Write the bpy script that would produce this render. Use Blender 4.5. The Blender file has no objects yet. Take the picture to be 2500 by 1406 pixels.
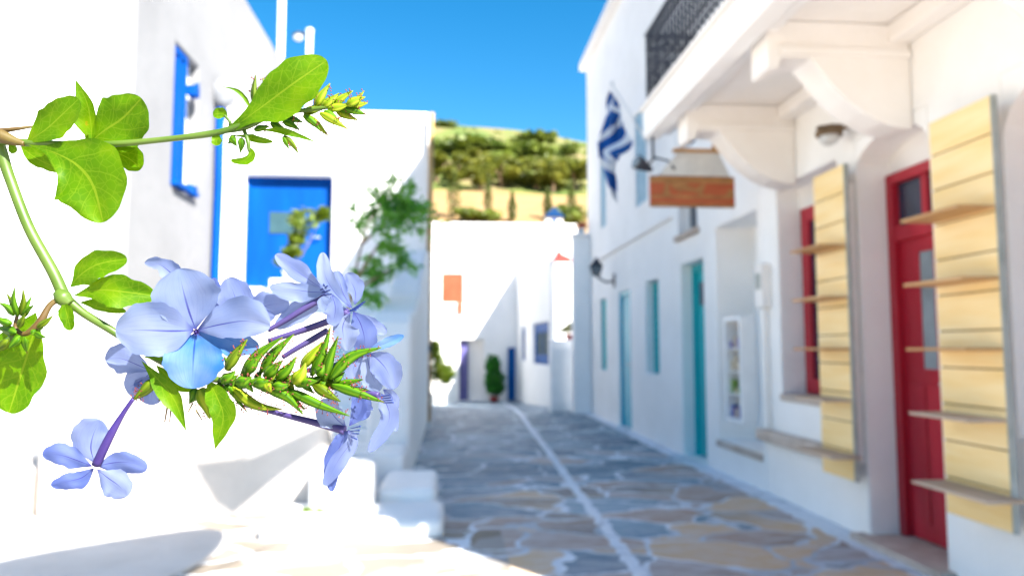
import bpy, bmesh, math, random
from mathutils import Vector, Matrix
R = math.radians
random.seed(7)
scene = bpy.context.scene
COL = scene.collection

# ------------------------------------------------------------------ camera
FPX, CH = 1800.0, 1.25
PITCH = math.atan(147 / FPX)
YAW = math.atan(150 / FPX * math.cos(PITCH))
FW = Vector((math.sin(YAW) * math.cos(PITCH), math.cos(YAW) * math.cos(PITCH), math.sin(PITCH)))
RT = Vector((math.cos(YAW), -math.sin(YAW), 0))
UP = RT.cross(FW)
CAM = Vector((0, 0, CH))
cd = bpy.data.cameras.new('camera'); cam = bpy.data.objects.new('camera', cd); COL.objects.link(cam)
cd.sensor_width = 36; cd.lens = 36 * FPX / 2500
cd.clip_start = 0.01; cd.clip_end = 5000
cam.matrix_world = Matrix((( RT.x, UP.x, -FW.x, 0), (RT.y, UP.y, -FW.y, 0), (RT.z, UP.z, -FW.z, CH), (0, 0, 0, 1)))
cd.dof.use_dof = True; cd.dof.focus_distance = 0.153
APERTURE = 0.00122
cd.dof.aperture_fstop = cd.lens / 1000 / APERTURE
scene.camera = cam

# ------------------------------------------------------------------ light
SUN_M, SUN_K = 1.5, 1.35                       # rise per metre east, metres south per metre east
SUN_DIR = Vector((1, -SUN_K, SUN_M)).normalized()
ELEV = math.asin(SUN_DIR.z); AZ = math.atan2(SUN_DIR.x, SUN_DIR.y)
w = bpy.data.worlds.new('World'); scene.world = w; w.use_nodes = True
nt = w.node_tree; bg = nt.nodes['Background']
sky = nt.nodes.new('ShaderNodeTexSky'); sky.sky_type = 'NISHITA'; sky.sun_disc = False
sky.sun_elevation = ELEV; sky.sun_rotation = AZ
sky.air_density = 1.0; sky.dust_density = 0.1; sky.ozone_density = 2.5
hs = nt.nodes.new('ShaderNodeHueSaturation'); hs.inputs['Saturation'].default_value = 1.42; hs.inputs['Hue'].default_value = 0.492; hs.inputs['Value'].default_value = 0.92
nt.links.new(sky.outputs[0], hs.inputs['Color']); nt.links.new(hs.outputs[0], bg.inputs['Color'])
bg.inputs['Strength'].default_value = 0.060
ld = bpy.data.lights.new('sun', 'SUN'); ld.energy = 5.0; ld.angle = R(0.5); ld.color = (1, 0.955, 0.89)
sun = bpy.data.objects.new('sun', ld); COL.objects.link(sun)
sun.rotation_euler = SUN_DIR.to_track_quat('Z', 'Y').to_euler(); sun.location = (6, -8, 14)
vs = scene.view_settings; vs.view_transform = 'Standard'; vs.look = 'None'; vs.gamma = 1; vs.exposure = 2.12
scene.cycles.use_denoising = True
scene.cycles.max_bounces = 8; scene.cycles.diffuse_bounces = 7; scene.cycles.transmission_bounces = 6
scene.cycles.sample_clamp_indirect = 8

# ------------------------------------------------------------------ materials
def newmat(name):
    m = bpy.data.materials.new(name); m.use_nodes = True
    t = m.node_tree; b = t.nodes['Principled BSDF']
    return m, t, b
def N(t, typ, **kw):
    n = t.nodes.new(typ)
    for k, v in kw.items():
        if k in n.inputs: n.inputs[k].default_value = v
        else: setattr(n, k, v)
    return n
def L(t, a, b): t.links.new(a, b)
def math_(t, op, a, b=None, c=None):
    n = t.nodes.new('ShaderNodeMath'); n.operation = op
    for i, v in enumerate((a, b, c)):
        if v is None: continue
        if hasattr(v, 'links'): L(t, v, n.inputs[i])
        else: n.inputs[i].default_value = v
    return n.outputs[0]
def mix(t, f, a, b):
    n = t.nodes.new('ShaderNodeMix'); n.data_type = 'RGBA'
    for s, v in ((0, f), (6, a), (7, b)):
        if hasattr(v, 'links'): L(t, v, n.inputs[s])
        else: n.inputs[s].default_value = v if s == 0 else (*v, 1)
    return n.outputs[2]
def ramp(t, f, stops):
    n = t.nodes.new('ShaderNodeValToRGB'); L(t, f, n.inputs[0]); e = n.color_ramp.elements
    while len(e) < len(stops): e.new(0.5)
    for i, (p, c) in enumerate(stops):
        e[i].position = p; e[i].color = (*c, 1) if len(c) == 3 else c
    return n.outputs[0]
def dim(t, col, k):                    # scale a colour
    n = t.nodes.new('ShaderNodeVectorMath'); n.operation = 'SCALE'; L(t, col, n.inputs[0]); n.inputs['Scale'].default_value = k; return n.outputs[0]
def mat_noise(name, c1, c2, scale=6, rough=0.8, bump=0.15, stretch=(1, 1, 1), spec=0.3, bscale=None):
    m, t, b = newmat(name)
    tc = N(t, 'ShaderNodeTexCoord'); mp = N(t, 'ShaderNodeMapping'); mp.inputs['Scale'].default_value = stretch
    L(t, tc.outputs['Object'], mp.inputs[0])
    n = N(t, 'ShaderNodeTexNoise', Scale=scale, Detail=6.0, Roughness=0.6); L(t, mp.outputs[0], n.inputs['Vector'])
    L(t, ramp(t, n.outputs['Fac'], [(0.35, c1), (0.68, c2)]), b.inputs['Base Color'])
    b.inputs['Roughness'].default_value = rough; b.inputs['Specular IOR Level'].default_value = spec
    if bump:
        n2 = N(t, 'ShaderNodeTexNoise', Scale=bscale or scale * 5, Detail=5.0); L(t, mp.outputs[0], n2.inputs['Vector'])
        bp = N(t, 'ShaderNodeBump', Strength=bump, Distance=0.02); L(t, n2.outputs['Fac'], bp.inputs['Height'])
        L(t, bp.outputs[0], b.inputs['Normal'])
    return m
M = {}
M['plaster'] = mat_noise('white_plaster', (0.85, 0.84, 0.825), (0.91, 0.90, 0.89), 1.6, 0.9, 0.35, bscale=9)
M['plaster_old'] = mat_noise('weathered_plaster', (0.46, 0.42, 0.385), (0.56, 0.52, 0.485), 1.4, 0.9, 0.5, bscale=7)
M['plaster_side'] = mat_noise('side_shade_plaster', (0.205, 0.207, 0.214), (0.24, 0.242, 0.248), 0.8, 0.9, 0.5, bscale=6)  # tall house's side wall: its weaker sunlight painted in as a greyer base
M['plaster_warm'] = mat_noise('cream_plaster', (0.81, 0.775, 0.74), (0.88, 0.855, 0.83), 1.3, 0.9, 0.35, bscale=9)
M['ledge'] = mat_noise('stone_ledge', (0.42, 0.34, 0.28), (0.60, 0.52, 0.46), 5, 0.85, 0.3)
M['blue'] = mat_noise('blue_paint', (0.0, 0.050, 0.25), (0.0, 0.074, 0.35), 3, 0.7, 0.05, (1, 1, 0.2), 0.08)
M['blue_shade'] = mat_noise('deep_blue_paint', (0.0, 0.06, 0.24), (0.0, 0.09, 0.32), 3, 0.6, 0.05, spec=0.15)
M['teal'] = mat_noise('teal_paint', (0.0, 0.38, 0.42), (0.002, 0.48, 0.50), 3, 0.45, 0.05, (1, 1, 0.2), 0.4)
M['teal_pale'] = mat_noise('pale_teal_paint', (0.05, 0.40, 0.52), (0.09, 0.50, 0.60), 3, 0.45, 0.05, (1, 1, 0.2), 0.4)
M['sky_shutter'] = mat_noise('pale_blue_paint', (0.30, 0.50, 0.62), (0.40, 0.58, 0.68), 4, 0.6, 0.05)
M['red'] = mat_noise('red_paint', (0.34, 0.008, 0.02), (0.46, 0.015, 0.036), 4, 0.4, 0.08, (1, 1, 0.15), 0.4)
M['purple_paint'] = mat_noise('violet_paint', (0.09, 0.085, 0.24), (0.13, 0.12, 0.30), 4, 0.5, 0.05)
M['orange'] = mat_noise('orange_paint', (0.31, 0.075, 0.032), (0.37, 0.10, 0.045), 4, 0.7, 0.05)
M['yellow_wood'] = mat_noise('yellow_wood', (0.86, 0.60, 0.24), (0.92, 0.74, 0.42), 3, 0.55, 0.08, (1, 0.35, 3), 0.35)
M['shelf_wood'] = mat_noise('shelf_wood', (0.42, 0.22, 0.08), (0.62, 0.38, 0.18), 4, 0.5, 0.08, (1, 0.3, 2), 0.35)
M['shelf_grey'] = mat_noise('weathered_shelf', (0.40, 0.30, 0.22), (0.56, 0.44, 0.35), 4, 0.6, 0.08, (1, 0.3, 2), 0.35)
M['groove'] = mat_noise('dark_groove', (0.20, 0.12, 0.05), (0.26, 0.16, 0.07), 8, 0.8, 0)
M['metal_grey'] = mat_noise('grey_metal', (0.30, 0.33, 0.31), (0.42, 0.44, 0.42), 8, 0.45, 0.05)
M['iron'] = mat_noise('dark_iron', (0.030, 0.035, 0.05), (0.06, 0.065, 0.085), 12, 0.6, 0.1)
M['white_paint'] = mat_noise('white_paint', (0.74, 0.76, 0.78), (0.80, 0.82, 0.84), 6, 0.5, 0.03)
M['ochre'] = mat_noise('ochre_pole', (0.36, 0.21, 0.06), (0.50, 0.34, 0.16), 2, 0.6, 0.1)
M['terracotta'] = mat_noise('terracotta', (0.30, 0.035, 0.03), (0.38, 0.06, 0.045), 8, 0.8, 0.1)
M['bark'] = mat_noise('bark', (0.15, 0.10, 0.06), (0.26, 0.18, 0.11), 15, 0.9, 0.4)
M['bark_pale'] = mat_noise('pale_bark', (0.20, 0.12, 0.07), (0.30, 0.20, 0.13), 15, 0.9, 0.3)
M['lampglass'] = mat_noise('frosted_glass', (0.55, 0.56, 0.56), (0.66, 0.67, 0.66), 8, 0.25, 0)
def glassy(name, c, rough=0.08):
    m, t, b = newmat(name)
    tc = N(t, 'ShaderNodeTexCoord'); n = N(t, 'ShaderNodeTexNoise', Scale=3.0, Detail=3.0); L(t, tc.outputs['Object'], n.inputs['Vector'])
    L(t, ramp(t, n.outputs['Fac'], [(0.3, tuple(x * 0.7 for x in c)), (0.7, tuple(min(1, x * 1.25) for x in c))]), b.inputs['Base Color'])
    b.inputs['Roughness'].default_value = rough; b.inputs['Specular IOR Level'].default_value = 0.8
    return m
M['glass_dark'] = glassy('dark_glass', (0.03, 0.045, 0.08))
M['glass_pale'] = glassy('pale_glass', (0.22, 0.27, 0.30), 0.25)
M['glass_teal'] = mat_noise('teal_glass', (0.03, 0.07, 0.085), (0.04, 0.09, 0.11), 4, 0.6, 0, spec=0.1)

def foliage(name, dark, light, transl=0.4, scale=3.0, rough=0.5, gain=0.46):
    m, t, b = newmat(name)
    tc = N(t, 'ShaderNodeTexCoord'); n = N(t, 'ShaderNodeTexNoise', Scale=scale, Detail=4.0); L(t, tc.outputs['Object'], n.inputs['Vector'])
    c = ramp(t, n.outputs['Fac'], [(0.35, dark), (0.65, light)])
    c = dim(t, c, gain)
    L(t, c, b.inputs['Base Color']); b.inputs['Roughness'].default_value = rough
    tr = N(t, 'ShaderNodeBsdfTranslucent'); L(t, c, tr.inputs['Color'])
    mx = N(t, 'ShaderNodeMixShader'); mx.inputs[0].default_value = transl
    L(t, b.outputs[0], mx.inputs[1]); L(t, tr.outputs[0], mx.inputs[2])
    L(t, mx.outputs[0], t.nodes['Material Output'].inputs[0])
    return m
M['bamboo'] = foliage('shrub_leaves', (0.07, 0.30, 0.03), (0.24, 0.56, 0.07), 0.55, 6, gain=0.85)
M['lime_shrub'] = foliage('lime_leaves', (0.14, 0.26, 0.005), (0.34, 0.46, 0.02), 0.4, 5)
M['dark_shrub'] = foliage('deep_green_leaves', (0.01, 0.13, 0.008), (0.04, 0.30, 0.015), 0.4, 5, gain=.8)
M['pine'] = foliage('pine_needles', (0.10, 0.14, 0.01), (0.42, 0.42, 0.06), 0.5, 0.12, gain=0.72)
M['cypress'] = foliage('cypress_needles', (0.07, 0.12, 0.01), (0.18, 0.24, 0.03), 0.3, 0.8, gain=.6)
M['scrub'] = foliage('scrub_leaves', (0.10, 0.17, 0.015), (0.34, 0.42, 0.05), 0.4, 0.3, gain=.55)

# the street: irregular flagstones with whitewashed joints
def mat_street():
    m, t, b = newmat('flagstones')
    tc = N(t, 'ShaderNodeTexCoord'); P = tc.outputs['Object']
    nz = N(t, 'ShaderNodeTexNoise', Scale=1.7, Detail=3.0); L(t, P, nz.inputs['Vector'])
    sub = N(t, 'ShaderNodeVectorMath', operation='SUBTRACT'); L(t, nz.outputs['Color'], sub.inputs[0]); sub.inputs[1].default_value = (0.5, 0.5, 0.5)
    sc = N(t, 'ShaderNodeVectorMath', operation='SCALE'); L(t, sub.outputs[0], sc.inputs[0]); sc.inputs['Scale'].default_value = 0.55
    ad = N(t, 'ShaderNodeVectorMath', operation='ADD'); L(t, P, ad.inputs[0]); L(t, sc.outputs[0], ad.inputs[1])
    mp = N(t, 'ShaderNodeMapping'); mp.inputs['Scale'].default_value = (1.0, 1.55, 1); L(t, ad.outputs[0], mp.inputs[0])
    ve = N(t, 'ShaderNodeTexVoronoi', feature='DISTANCE_TO_EDGE', Scale=1.65); L(t, mp.outputs[0], ve.inputs['Vector'])
    vc = N(t, 'ShaderNodeTexVoronoi', feature='F1', Scale=1.65); L(t, mp.outputs[0], vc.inputs['Vector'])
    sep = N(t, 'ShaderNodeSeparateXYZ'); L(t, P, sep.inputs[0])
    sepc = N(t, 'ShaderNodeSeparateColor'); L(t, vc.outputs['Color'], sepc.inputs[0])
    # stone colours: grey, brown, ochre, and slate blue that carries the skylit shade
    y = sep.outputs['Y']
    near = math_(t, 'MULTIPLY', math_(t, 'SUBTRACT', 8.2, y), 0.30)      # tan stones near; blue of skylit shade painted into the far ones
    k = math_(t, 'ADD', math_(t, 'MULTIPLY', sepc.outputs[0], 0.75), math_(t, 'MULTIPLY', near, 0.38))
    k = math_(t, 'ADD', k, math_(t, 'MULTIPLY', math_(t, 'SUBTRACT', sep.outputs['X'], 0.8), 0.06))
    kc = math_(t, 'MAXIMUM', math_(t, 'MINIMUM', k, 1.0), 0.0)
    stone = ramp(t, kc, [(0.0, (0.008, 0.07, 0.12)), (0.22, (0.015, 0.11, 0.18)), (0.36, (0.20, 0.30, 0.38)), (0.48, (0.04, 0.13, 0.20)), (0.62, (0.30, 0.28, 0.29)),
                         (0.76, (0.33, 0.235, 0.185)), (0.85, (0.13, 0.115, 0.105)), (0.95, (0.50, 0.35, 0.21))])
    n2 = N(t, 'ShaderNodeTexNoise', Scale=4.0, Detail=8.0, Roughness=0.7)
    mp2 = N(t, 'ShaderNodeMapping'); mp2.inputs['Scale'].default_value = (1, 2.4, 1); L(t, P, mp2.inputs[0]); L(t, mp2.outputs[0], n2.inputs['Vector'])
    mott = math_(t, 'MULTIPLY', math_(t, 'SUBTRACT', n2.outputs['Fac'], 0.44), 2.4)
    stone = mix(t, math_(t, 'MAXIMUM', math_(t, 'MINIMUM', mott, 0.38), 0.0), stone, (0.52, 0.53, 0.56))
    n3 = N(t, 'ShaderNodeTexNoise', Scale=9.0, Detail=4.0); L(t, P, n3.inputs['Vector'])
    jw = math_(t, 'ADD', 0.034, math_(t, 'MULTIPLY', math_(t, 'SUBTRACT', n3.outputs['Fac'], 0.5), 0.11))
    joint = math_(t, 'LESS_THAN', ve.outputs['Distance'], jw)
    # the long white joint down the middle and the strips along the walls
    wob = math_(t, 'MULTIPLY', math_(t, 'SUBTRACT', n3.outputs['Fac'], 0.5), 0.10)
    xl = math_(t, 'ABSOLUTE', math_(t, 'SUBTRACT', math_(t, 'ADD', sep.outputs['X'], wob), math_(t, 'ADD', 0.94, math_(t, 'MULTIPLY', y, 0.028))))
    line = math_(t, 'LESS_THAN', xl, 0.045)
    edge = math_(t, 'GREATER_THAN', math_(t, 'ADD', sep.outputs['X'], wob), 2.56)
    white = math_(t, 'MAXIMUM', math_(t, 'MAXIMUM', joint, line), edge)
    left = math_(t, 'MAXIMUM', math_(t, 'MULTIPLY', math_(t, 'LESS_THAN', sep.outputs['X'], 0.35), math_(t, 'LESS_THAN', y, 5.2)), math_(t, 'LESS_THAN', sep.outputs['X'], -0.8))
    # left foreground slabs are limewashed over cream stone
    cream = mix(t, math_(t, 'MULTIPLY', sepc.outputs[1], 0.9), (0.20, 0.175, 0.145), (0.14, 0.112, 0.08))
    stone = mix(t, left, stone, cream)
    stone = mix(t, math_(t, 'MULTIPLY', left, math_(t, 'GREATER_THAN', nz.outputs['Fac'], 0.52)), stone, (0.25, 0.235, 0.22))
    n4 = N(t, 'ShaderNodeTexNoise', Scale=20.0, Detail=4.0); L(t, P, n4.inputs['Vector'])
    n5 = N(t, 'ShaderNodeTexNoise', Scale=1.1, Detail=3.0); L(t, P, n5.inputs['Vector'])
    wc = mix(t, n4.outputs['Fac'], (0.48, 0.54, 0.62), (0.74, 0.77, 0.81))
    worn = math_(t, 'MAXIMUM', math_(t, 'MINIMUM', math_(t, 'MULTIPLY', math_(t, 'SUBTRACT', n5.outputs['Fac'], 0.42), 4.0), 0.7), 0.0)
    wc = mix(t, math_(t, 'MULTIPLY', worn, joint), wc, (0.20, 0.25, 0.31))
    L(t, dim(t, mix(t, white, stone, wc), 1.12), b.inputs['Base Color'])
    b.inputs['Roughness'].default_value = 0.62
    hgt = math_(t, 'ADD', math_(t, 'MINIMUM', math_(t, 'MULTIPLY', ve.outputs['Distance'], 6), 0.6), math_(t, 'MULTIPLY', n2.outputs['Fac'], 0.5))
    bp = N(t, 'ShaderNodeBump', Strength=0.5, Distance=0.02); L(t, hgt, bp.inputs['Height']); L(t, bp.outputs[0], b.inputs['Normal'])
    return m
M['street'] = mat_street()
def mat_hill():
    m, t, b = newmat('dry_hillside')
    tc = N(t, 'ShaderNodeTexCoord'); P = tc.outputs['Object']; sep = N(t, 'ShaderNodeSeparateXYZ'); L(t, P, sep.inputs[0])
    n = N(t, 'ShaderNodeTexNoise', Scale=0.07, Detail=7.0, Roughness=0.65); L(t, P, n.inputs['Vector'])
    up = ramp(t, n.outputs['Fac'], [(0.38, (0.11, 0.22, 0.02)), (0.50, (0.25, 0.31, 0.05)), (0.60, (0.40, 0.31, 0.12)), (0.72, (0.52, 0.36, 0.22))])
    n2 = N(t, 'ShaderNodeTexNoise', Scale=0.25, Detail=6.0); L(t, P, n2.inputs['Vector'])
    fld = ramp(t, n2.outputs['Fac'], [(0.3, (0.50, 0.30, 0.11)), (0.6, (0.64, 0.40, 0.16)), (0.75, (0.56, 0.33, 0.17))])
    f = math_(t, 'GREATER_THAN', math_(t, 'ADD', sep.outputs['Y'], math_(t, 'MULTIPLY', n2.outputs['Fac'], 6)), 129)
    L(t, dim(t, mix(t, f, fld, up), 0.46), b.inputs['Base Color']); b.inputs['Roughness'].default_value = 0.95
    return m
M['hill'] = mat_hill()
M['earth'] = mat_noise('dry_earth', (0.34, 0.25, 0.14), (0.48, 0.37, 0.22), 0.4, 0.95, 0.2)

# ------------------------------------------------------------------ mesh helpers
def tag(o, label=None, cat=None, group=None, kind=None):
    if label: o['label'] = label
    if cat: o['category'] = cat
    if group: o['group'] = group
    if kind: o['kind'] = kind
    return o
def empty(name, loc, label, cat, group=None, kind=None):
    o = bpy.data.objects.new(name, None); COL.objects.link(o); o.location = loc; o.empty_display_size = 0.2
    return tag(o, label, cat, group, kind)
class MB:
    def __init__(s): s.bm = bmesh.new(); s.uv = s.bm.loops.layers.uv.new('UVMap')
    def box(s, x0, x1, y0, y1, z0, z1, m=0):
        v = [s.bm.verts.new((x, y, z)) for x in (x0, x1) for y in (y0, y1) for z in (z0, z1)]
        for q in ((0, 1, 3, 2), (4, 6, 7, 5), (0, 4, 5, 1), (2, 3, 7, 6), (0, 2, 6, 4), (1, 5, 7, 3)):
            f = s.bm.faces.new([v[i] for i in q]); f.material_index = m
        return s
    def mbox(s, mp, a0, a1, b0, b1, d0, d1):
        v = [s.bm.verts.new(mp(a, b, d)) for a in (a0, a1) for b in (b0, b1) for d in (d0, d1)]
        for q in ((0, 1, 3, 2), (4, 6, 7, 5), (0, 4, 5, 1), (2, 3, 7, 6), (0, 2, 6, 4), (1, 5, 7, 3)): s.bm.faces.new([v[i] for i in q])
        return s
    def prism(s, pts, off):
        a = [s.bm.verts.new(p) for p in pts]; b = [s.bm.verts.new(tuple(p[i] + off[i] for i in range(3))) for p in pts]
        n = len(a); s.bm.faces.new(a); s.bm.faces.new(b[::-1])
        for i in range(n): s.bm.faces.new((a[i], b[i], b[(i + 1) % n], a[(i + 1) % n]))
        return s
    def tube(s, pts, rad, seg=8, cap=True):
        pts = [Vector(p) for p in pts]; n = len(pts)
        if not hasattr(rad, '__len__'): rad = [rad] * n
        rings = []; ref = None
        for i, p in enumerate(pts):
            tg = (pts[min(i + 1, n - 1)] - pts[max(i - 1, 0)]).normalized()
            if ref is None: ref = tg.orthogonal().normalized()
            ref = (ref - tg * ref.dot(tg)); ref = ref.normalized() if ref.length > 1e-6 else tg.orthogonal().normalized()
            bi = tg.cross(ref)
            rings.append([s.bm.verts.new(p + (ref * math.cos(2 * math.pi * j / seg) + bi * math.sin(2 * math.pi * j / seg)) * rad[i]) for j in range(seg)])
        for a, b in zip(rings, rings[1:]):
            for j in range(seg):
                f = s.bm.faces.new((a[j], a[(j + 1) % seg], b[(j + 1) % seg], b[j])); f.smooth = True
        if cap: s.bm.faces.new(rings[0][::-1]); s.bm.faces.new(rings[-1])
        return s
    def sphere(s, c, r, sz=1.0, sub=2):
        g = bmesh.ops.create_icosphere(s.bm, subdivisions=sub, radius=r, matrix=Matrix.Translation(c) @ Matrix.Diagonal((1, 1, sz, 1)))
        for v in g['verts']:
            for f in v.link_faces: f.smooth = True
        return s
    def wall(s, mp, a0, a1, b0, b1, t, holes=()):
        A = sorted({a0, a1, *[h[0] for h in holes], *[h[1] for h in holes]}); B = sorted({b0, b1, *[h[2] for h in holes], *[h[3] for h in holes]})
        A = [a for a in A if a0 <= a <= a1]; B = [b for b in B if b0 <= b <= b1]
        def solid(i, j):
            if i < 0 or j < 0 or i >= len(A) - 1 or j >= len(B) - 1: return False
            ca, cb = (A[i] + A[i + 1]) / 2, (B[j] + B[j + 1]) / 2
            return not any(h[0] < ca < h[1] and h[2] < cb < h[3] for h in holes)
        vs = {}
        def V(a, b, d):
            k = (a, b, d)
            if k not in vs: vs[k] = s.bm.verts.new(mp(a, b, d))
            return vs[k]
        for i in range(len(A) - 1):
            for j in range(len(B) - 1):
                if not solid(i, j): continue
                p, q, r_, u = A[i], A[i + 1], B[j], B[j + 1]
                s.bm.faces.new((V(p, r_, 0), V(q, r_, 0), V(q, u, 0), V(p, u, 0))); s.bm.faces.new((V(p, r_, t), V(p, u, t), V(q, u, t), V(q, r_, t)))
                for (di, dj, e) in ((-1, 0, ((p, r_), (p, u))), (1, 0, ((q, r_), (q, u))), (0, -1, ((p, r_), (q, r_))), (0, 1, ((p, u), (q, u)))):
                    if not solid(i + di, j + dj):
                        (c, d), (e2, f2) = e; s.bm.faces.new((V(c, d, 0), V(e2, f2, 0), V(e2, f2, t), V(c, d, t)))
        return s
    def build(s, name, m, parent=None, bevel=0, recalc=True, segs=3, smooth=False):
        if recalc: bmesh.ops.recalc_face_normals(s.bm, faces=s.bm.faces)
        me = bpy.data.meshes.new(name); s.bm.to_mesh(me); s.bm.free()
        for x in (m if isinstance(m, (list, tuple)) else [m]): me.materials.append(x)
        o = bpy.data.objects.new(name, me); COL.objects.link(o)
        if parent is not None:
            pw = Vector(parent.location); pp = parent.parent
            while pp is not None: pw = pw + Vector(pp.location); pp = pp.parent
            me.transform(Matrix.Translation(-pw)); o.parent = parent
        if bevel:
            md = o.modifiers.new('edge', 'BEVEL'); md.width = bevel; md.segments = segs; md.limit_method = 'ANGLE'; md.angle_limit = R(40)
            md.harden_normals = False
        if smooth:
            for p in me.polygons: p.use_smooth = True
        return o
def mapX(X): return lambda a, b, d: (X + d, a, b)          # wall facing the street from the right
def mapXL(X): return lambda a, b, d: (X - d, a, b)         # wall facing the street from the left
def mapY(Y): return lambda a, b, d: (a, Y + d, b)          # wall facing the camera

# ------------------------------------------------------------------ ground and hill
def street():
    mb = MB(); ys = [-6 + i * 0.5 for i in range(90)]; xs = [-7 + i * 0.5 for i in range(33)]
    def z(y):
        k = min(1, max(0, (y - 14) / 8)); return -0.30 * k * k * (3 - 2 * k)
    vs = [[mb.bm.verts.new((x, y, z(y) + 0.006 * math.sin(x * 2.1 + y * 1.3))) for x in xs] for y in ys]
    for i in range(len(ys) - 1):
        for j in range(len(xs) - 1): mb.bm.faces.new((vs[i][j], vs[i][j + 1], vs[i + 1][j + 1], vs[i + 1][j]))
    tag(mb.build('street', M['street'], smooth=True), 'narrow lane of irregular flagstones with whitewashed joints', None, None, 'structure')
street()
mb = MB(); mb.box(-900, 900, -600, 1500, -1.6, -0.6); tag(mb.build('ground', M['earth']), 'dry earth round the village', None, None, 'structure')
def hz(x, y):
    prof = [(40, 5.0), (60, 10.5), (100, 18.0), (127, 28.8), (170, 48), (250, 79.5), (330, 88), (500, 60)]
    if y <= 40: zz = 5.0
    else:
        zz = prof[-1][1]
        for (a, p), (b, q) in zip(prof, prof[1:]):
            if a <= y < b:
                k = (y - a) / (b - a); zz = p + (q - p) * k; break
    tilt = -0.095 * (x + 6) * max(0, min(1, (y - 110) / 140)) * 1.25
    bump = 0.9 * math.sin(x * 0.11 + y * 0.07) * math.sin(y * 0.05 + 1) * max(0, min(1, (y - 120) / 40))
    return zz + tilt + bump - 0.40 * max(0, -x - 10) * max(0, min(1, (y - 100) / 100))
def hill():
    mb = MB(); ys = [40 + i * 5 for i in range(93)]; xs = [-260 + i * 7 for i in range(80)]
    vs = [[mb.bm.verts.new((x, y, hz(x, y))) for x in xs] for y in ys]
    for i in range(len(ys) - 1):
        for j in range(len(xs) - 1): mb.bm.faces.new((vs[i][j], vs[i][j + 1], vs[i + 1][j + 1], vs[i + 1][j]))
    base = [mb.bm.verts.new((x, 40, -0.7)) for x in xs]
    for j in range(len(xs) - 1): mb.bm.faces.new((base[j], base[j + 1], vs[0][j + 1], vs[0][j]))
    tag(mb.build('hill', M['hill'], smooth=True), 'dry grassy hillside rising behind the village', None, None, 'structure')
hill()
def leafcloud(mb, lobes, n, size, flat=0.5, rnd=random):
    for _ in range(n):
        c, rx, rz = rnd.choice(lobes)
        while True:
            p = Vector((rnd.uniform(-1, 1), rnd.uniform(-1, 1), rnd.uniform(-1, 1)))
            if 0.25 < p.length < 1: break
        p = Vector((p.x * rx, p.y * rx, p.z * rz)) + Vector(c)
        d = Vector((rnd.gauss(0, 1), rnd.gauss(0, 1), rnd.gauss(0, flat))).normalized(); e = d.orthogonal().normalized()
        e.rotate(Matrix.Rotation(rnd.uniform(0, 6.28), 3, d)); s_ = size * rnd.uniform(0.6, 1.4)
        q = [p - d * s_, p + e * s_ * 0.45, p + d * s_, p - e * s_ * 0.45]
        mb.bm.faces.new([mb.bm.verts.new(v) for v in q])
def px_at(px, Y): return (px - 1100) / 1800 * Y
def tree(name, px, Y, h, wd, mat, label, cat, group, kind='pine', n=700, seed=1, inX=None):
    rnd = random.Random(seed); x = px_at(px, Y) if inX is None else inX; z0 = hz(x, Y)
    t = empty(name, (x, Y, z0 - 0.1), label, cat, group)
    mb = MB(); pts = [(x + rnd.uniform(-.1, .1) * i, Y, z0 - 0.3 + h * 0.75 * i / 4) for i in range(5)]
    mb.tube(pts, [wd * 0.07 * (1 - i * 0.18) for i in range(5)], 6)
    if kind == 'pine':
        for k in range(4):
            a = rnd.uniform(0, 6.28); mb.tube([(x, Y, z0 + h * (.35 + .08 * k)), (x + math.cos(a) * wd * .3, Y + math.sin(a) * wd * .3, z0 + h * (.6 + .08 * k))], [wd * .03, wd * .012], 5)
    mb.build('trunk', M['bark'], t)
    mb = MB()
    if kind == 'cypress':
        lobes = [((x, Y, z0 + h * (0.15 + 0.12 * i)), wd * 0.5 * (1 - abs(i - 2) * 0.13) * (1 if i < 5 else .6), h * 0.13) for i in range(7)]
    elif kind == 'shrub':
        lobes = [((x + rnd.uniform(-.35, .35) * wd, Y + rnd.uniform(-.3, .3) * wd, z0 + h * rnd.uniform(.3, .6)), wd * .3, h * .35) for i in range(6)]
    else:
        lobes = [((x + rnd.uniform(-.36, .36) * wd, Y + rnd.uniform(-.36, .36) * wd, z0 + h * rnd.uniform(.28, .88)), wd * rnd.uniform(.12, .26), h * rnd.uniform(.08, .2)) for i in range(11)]
    leafcloud(mb, lobes, n, max(0.18, wd * 0.07), 0.6, rnd)
    mb.build('crown', mat, t)
# field edge pines, cypresses in the field and scrub higher up
pines = [(1062, 133, 5.2, 8.5, 'leftmost broad pine at the upper edge of the tan field'), (1112, 129, 5.6, 6, 'second pine from the left along the field edge'),
         (1142, 142, 5.0, 9, 'third pine from the left along the field edge, standing a little higher'), (1170, 127, 4.4, 5.5, 'small pine behind the slim middle cypress'),
         (1222, 131, 4.6, 7.5, 'pine above the little cypress in the middle of the field'), (1262, 140, 4.8, 8, 'pine left of the dense dark clump on the hillside'),
         (1312, 131, 6.2, 9.5, 'tallest dark pine of the dense clump on the right'), (1352, 128, 5.6, 7.5, 'pine next to the tall dark one at the right'),
         (1404, 131, 6.4, 9.5, 'rightmost pine beside the white upper facade')]
for i, (px, Y, h, wd, lb) in enumerate(pines): tree('pine_tree', px, Y, h, wd, M['pine'], lb, 'tree', 'pines along the upper edge of the field', n=900, seed=20 + i)
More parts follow.
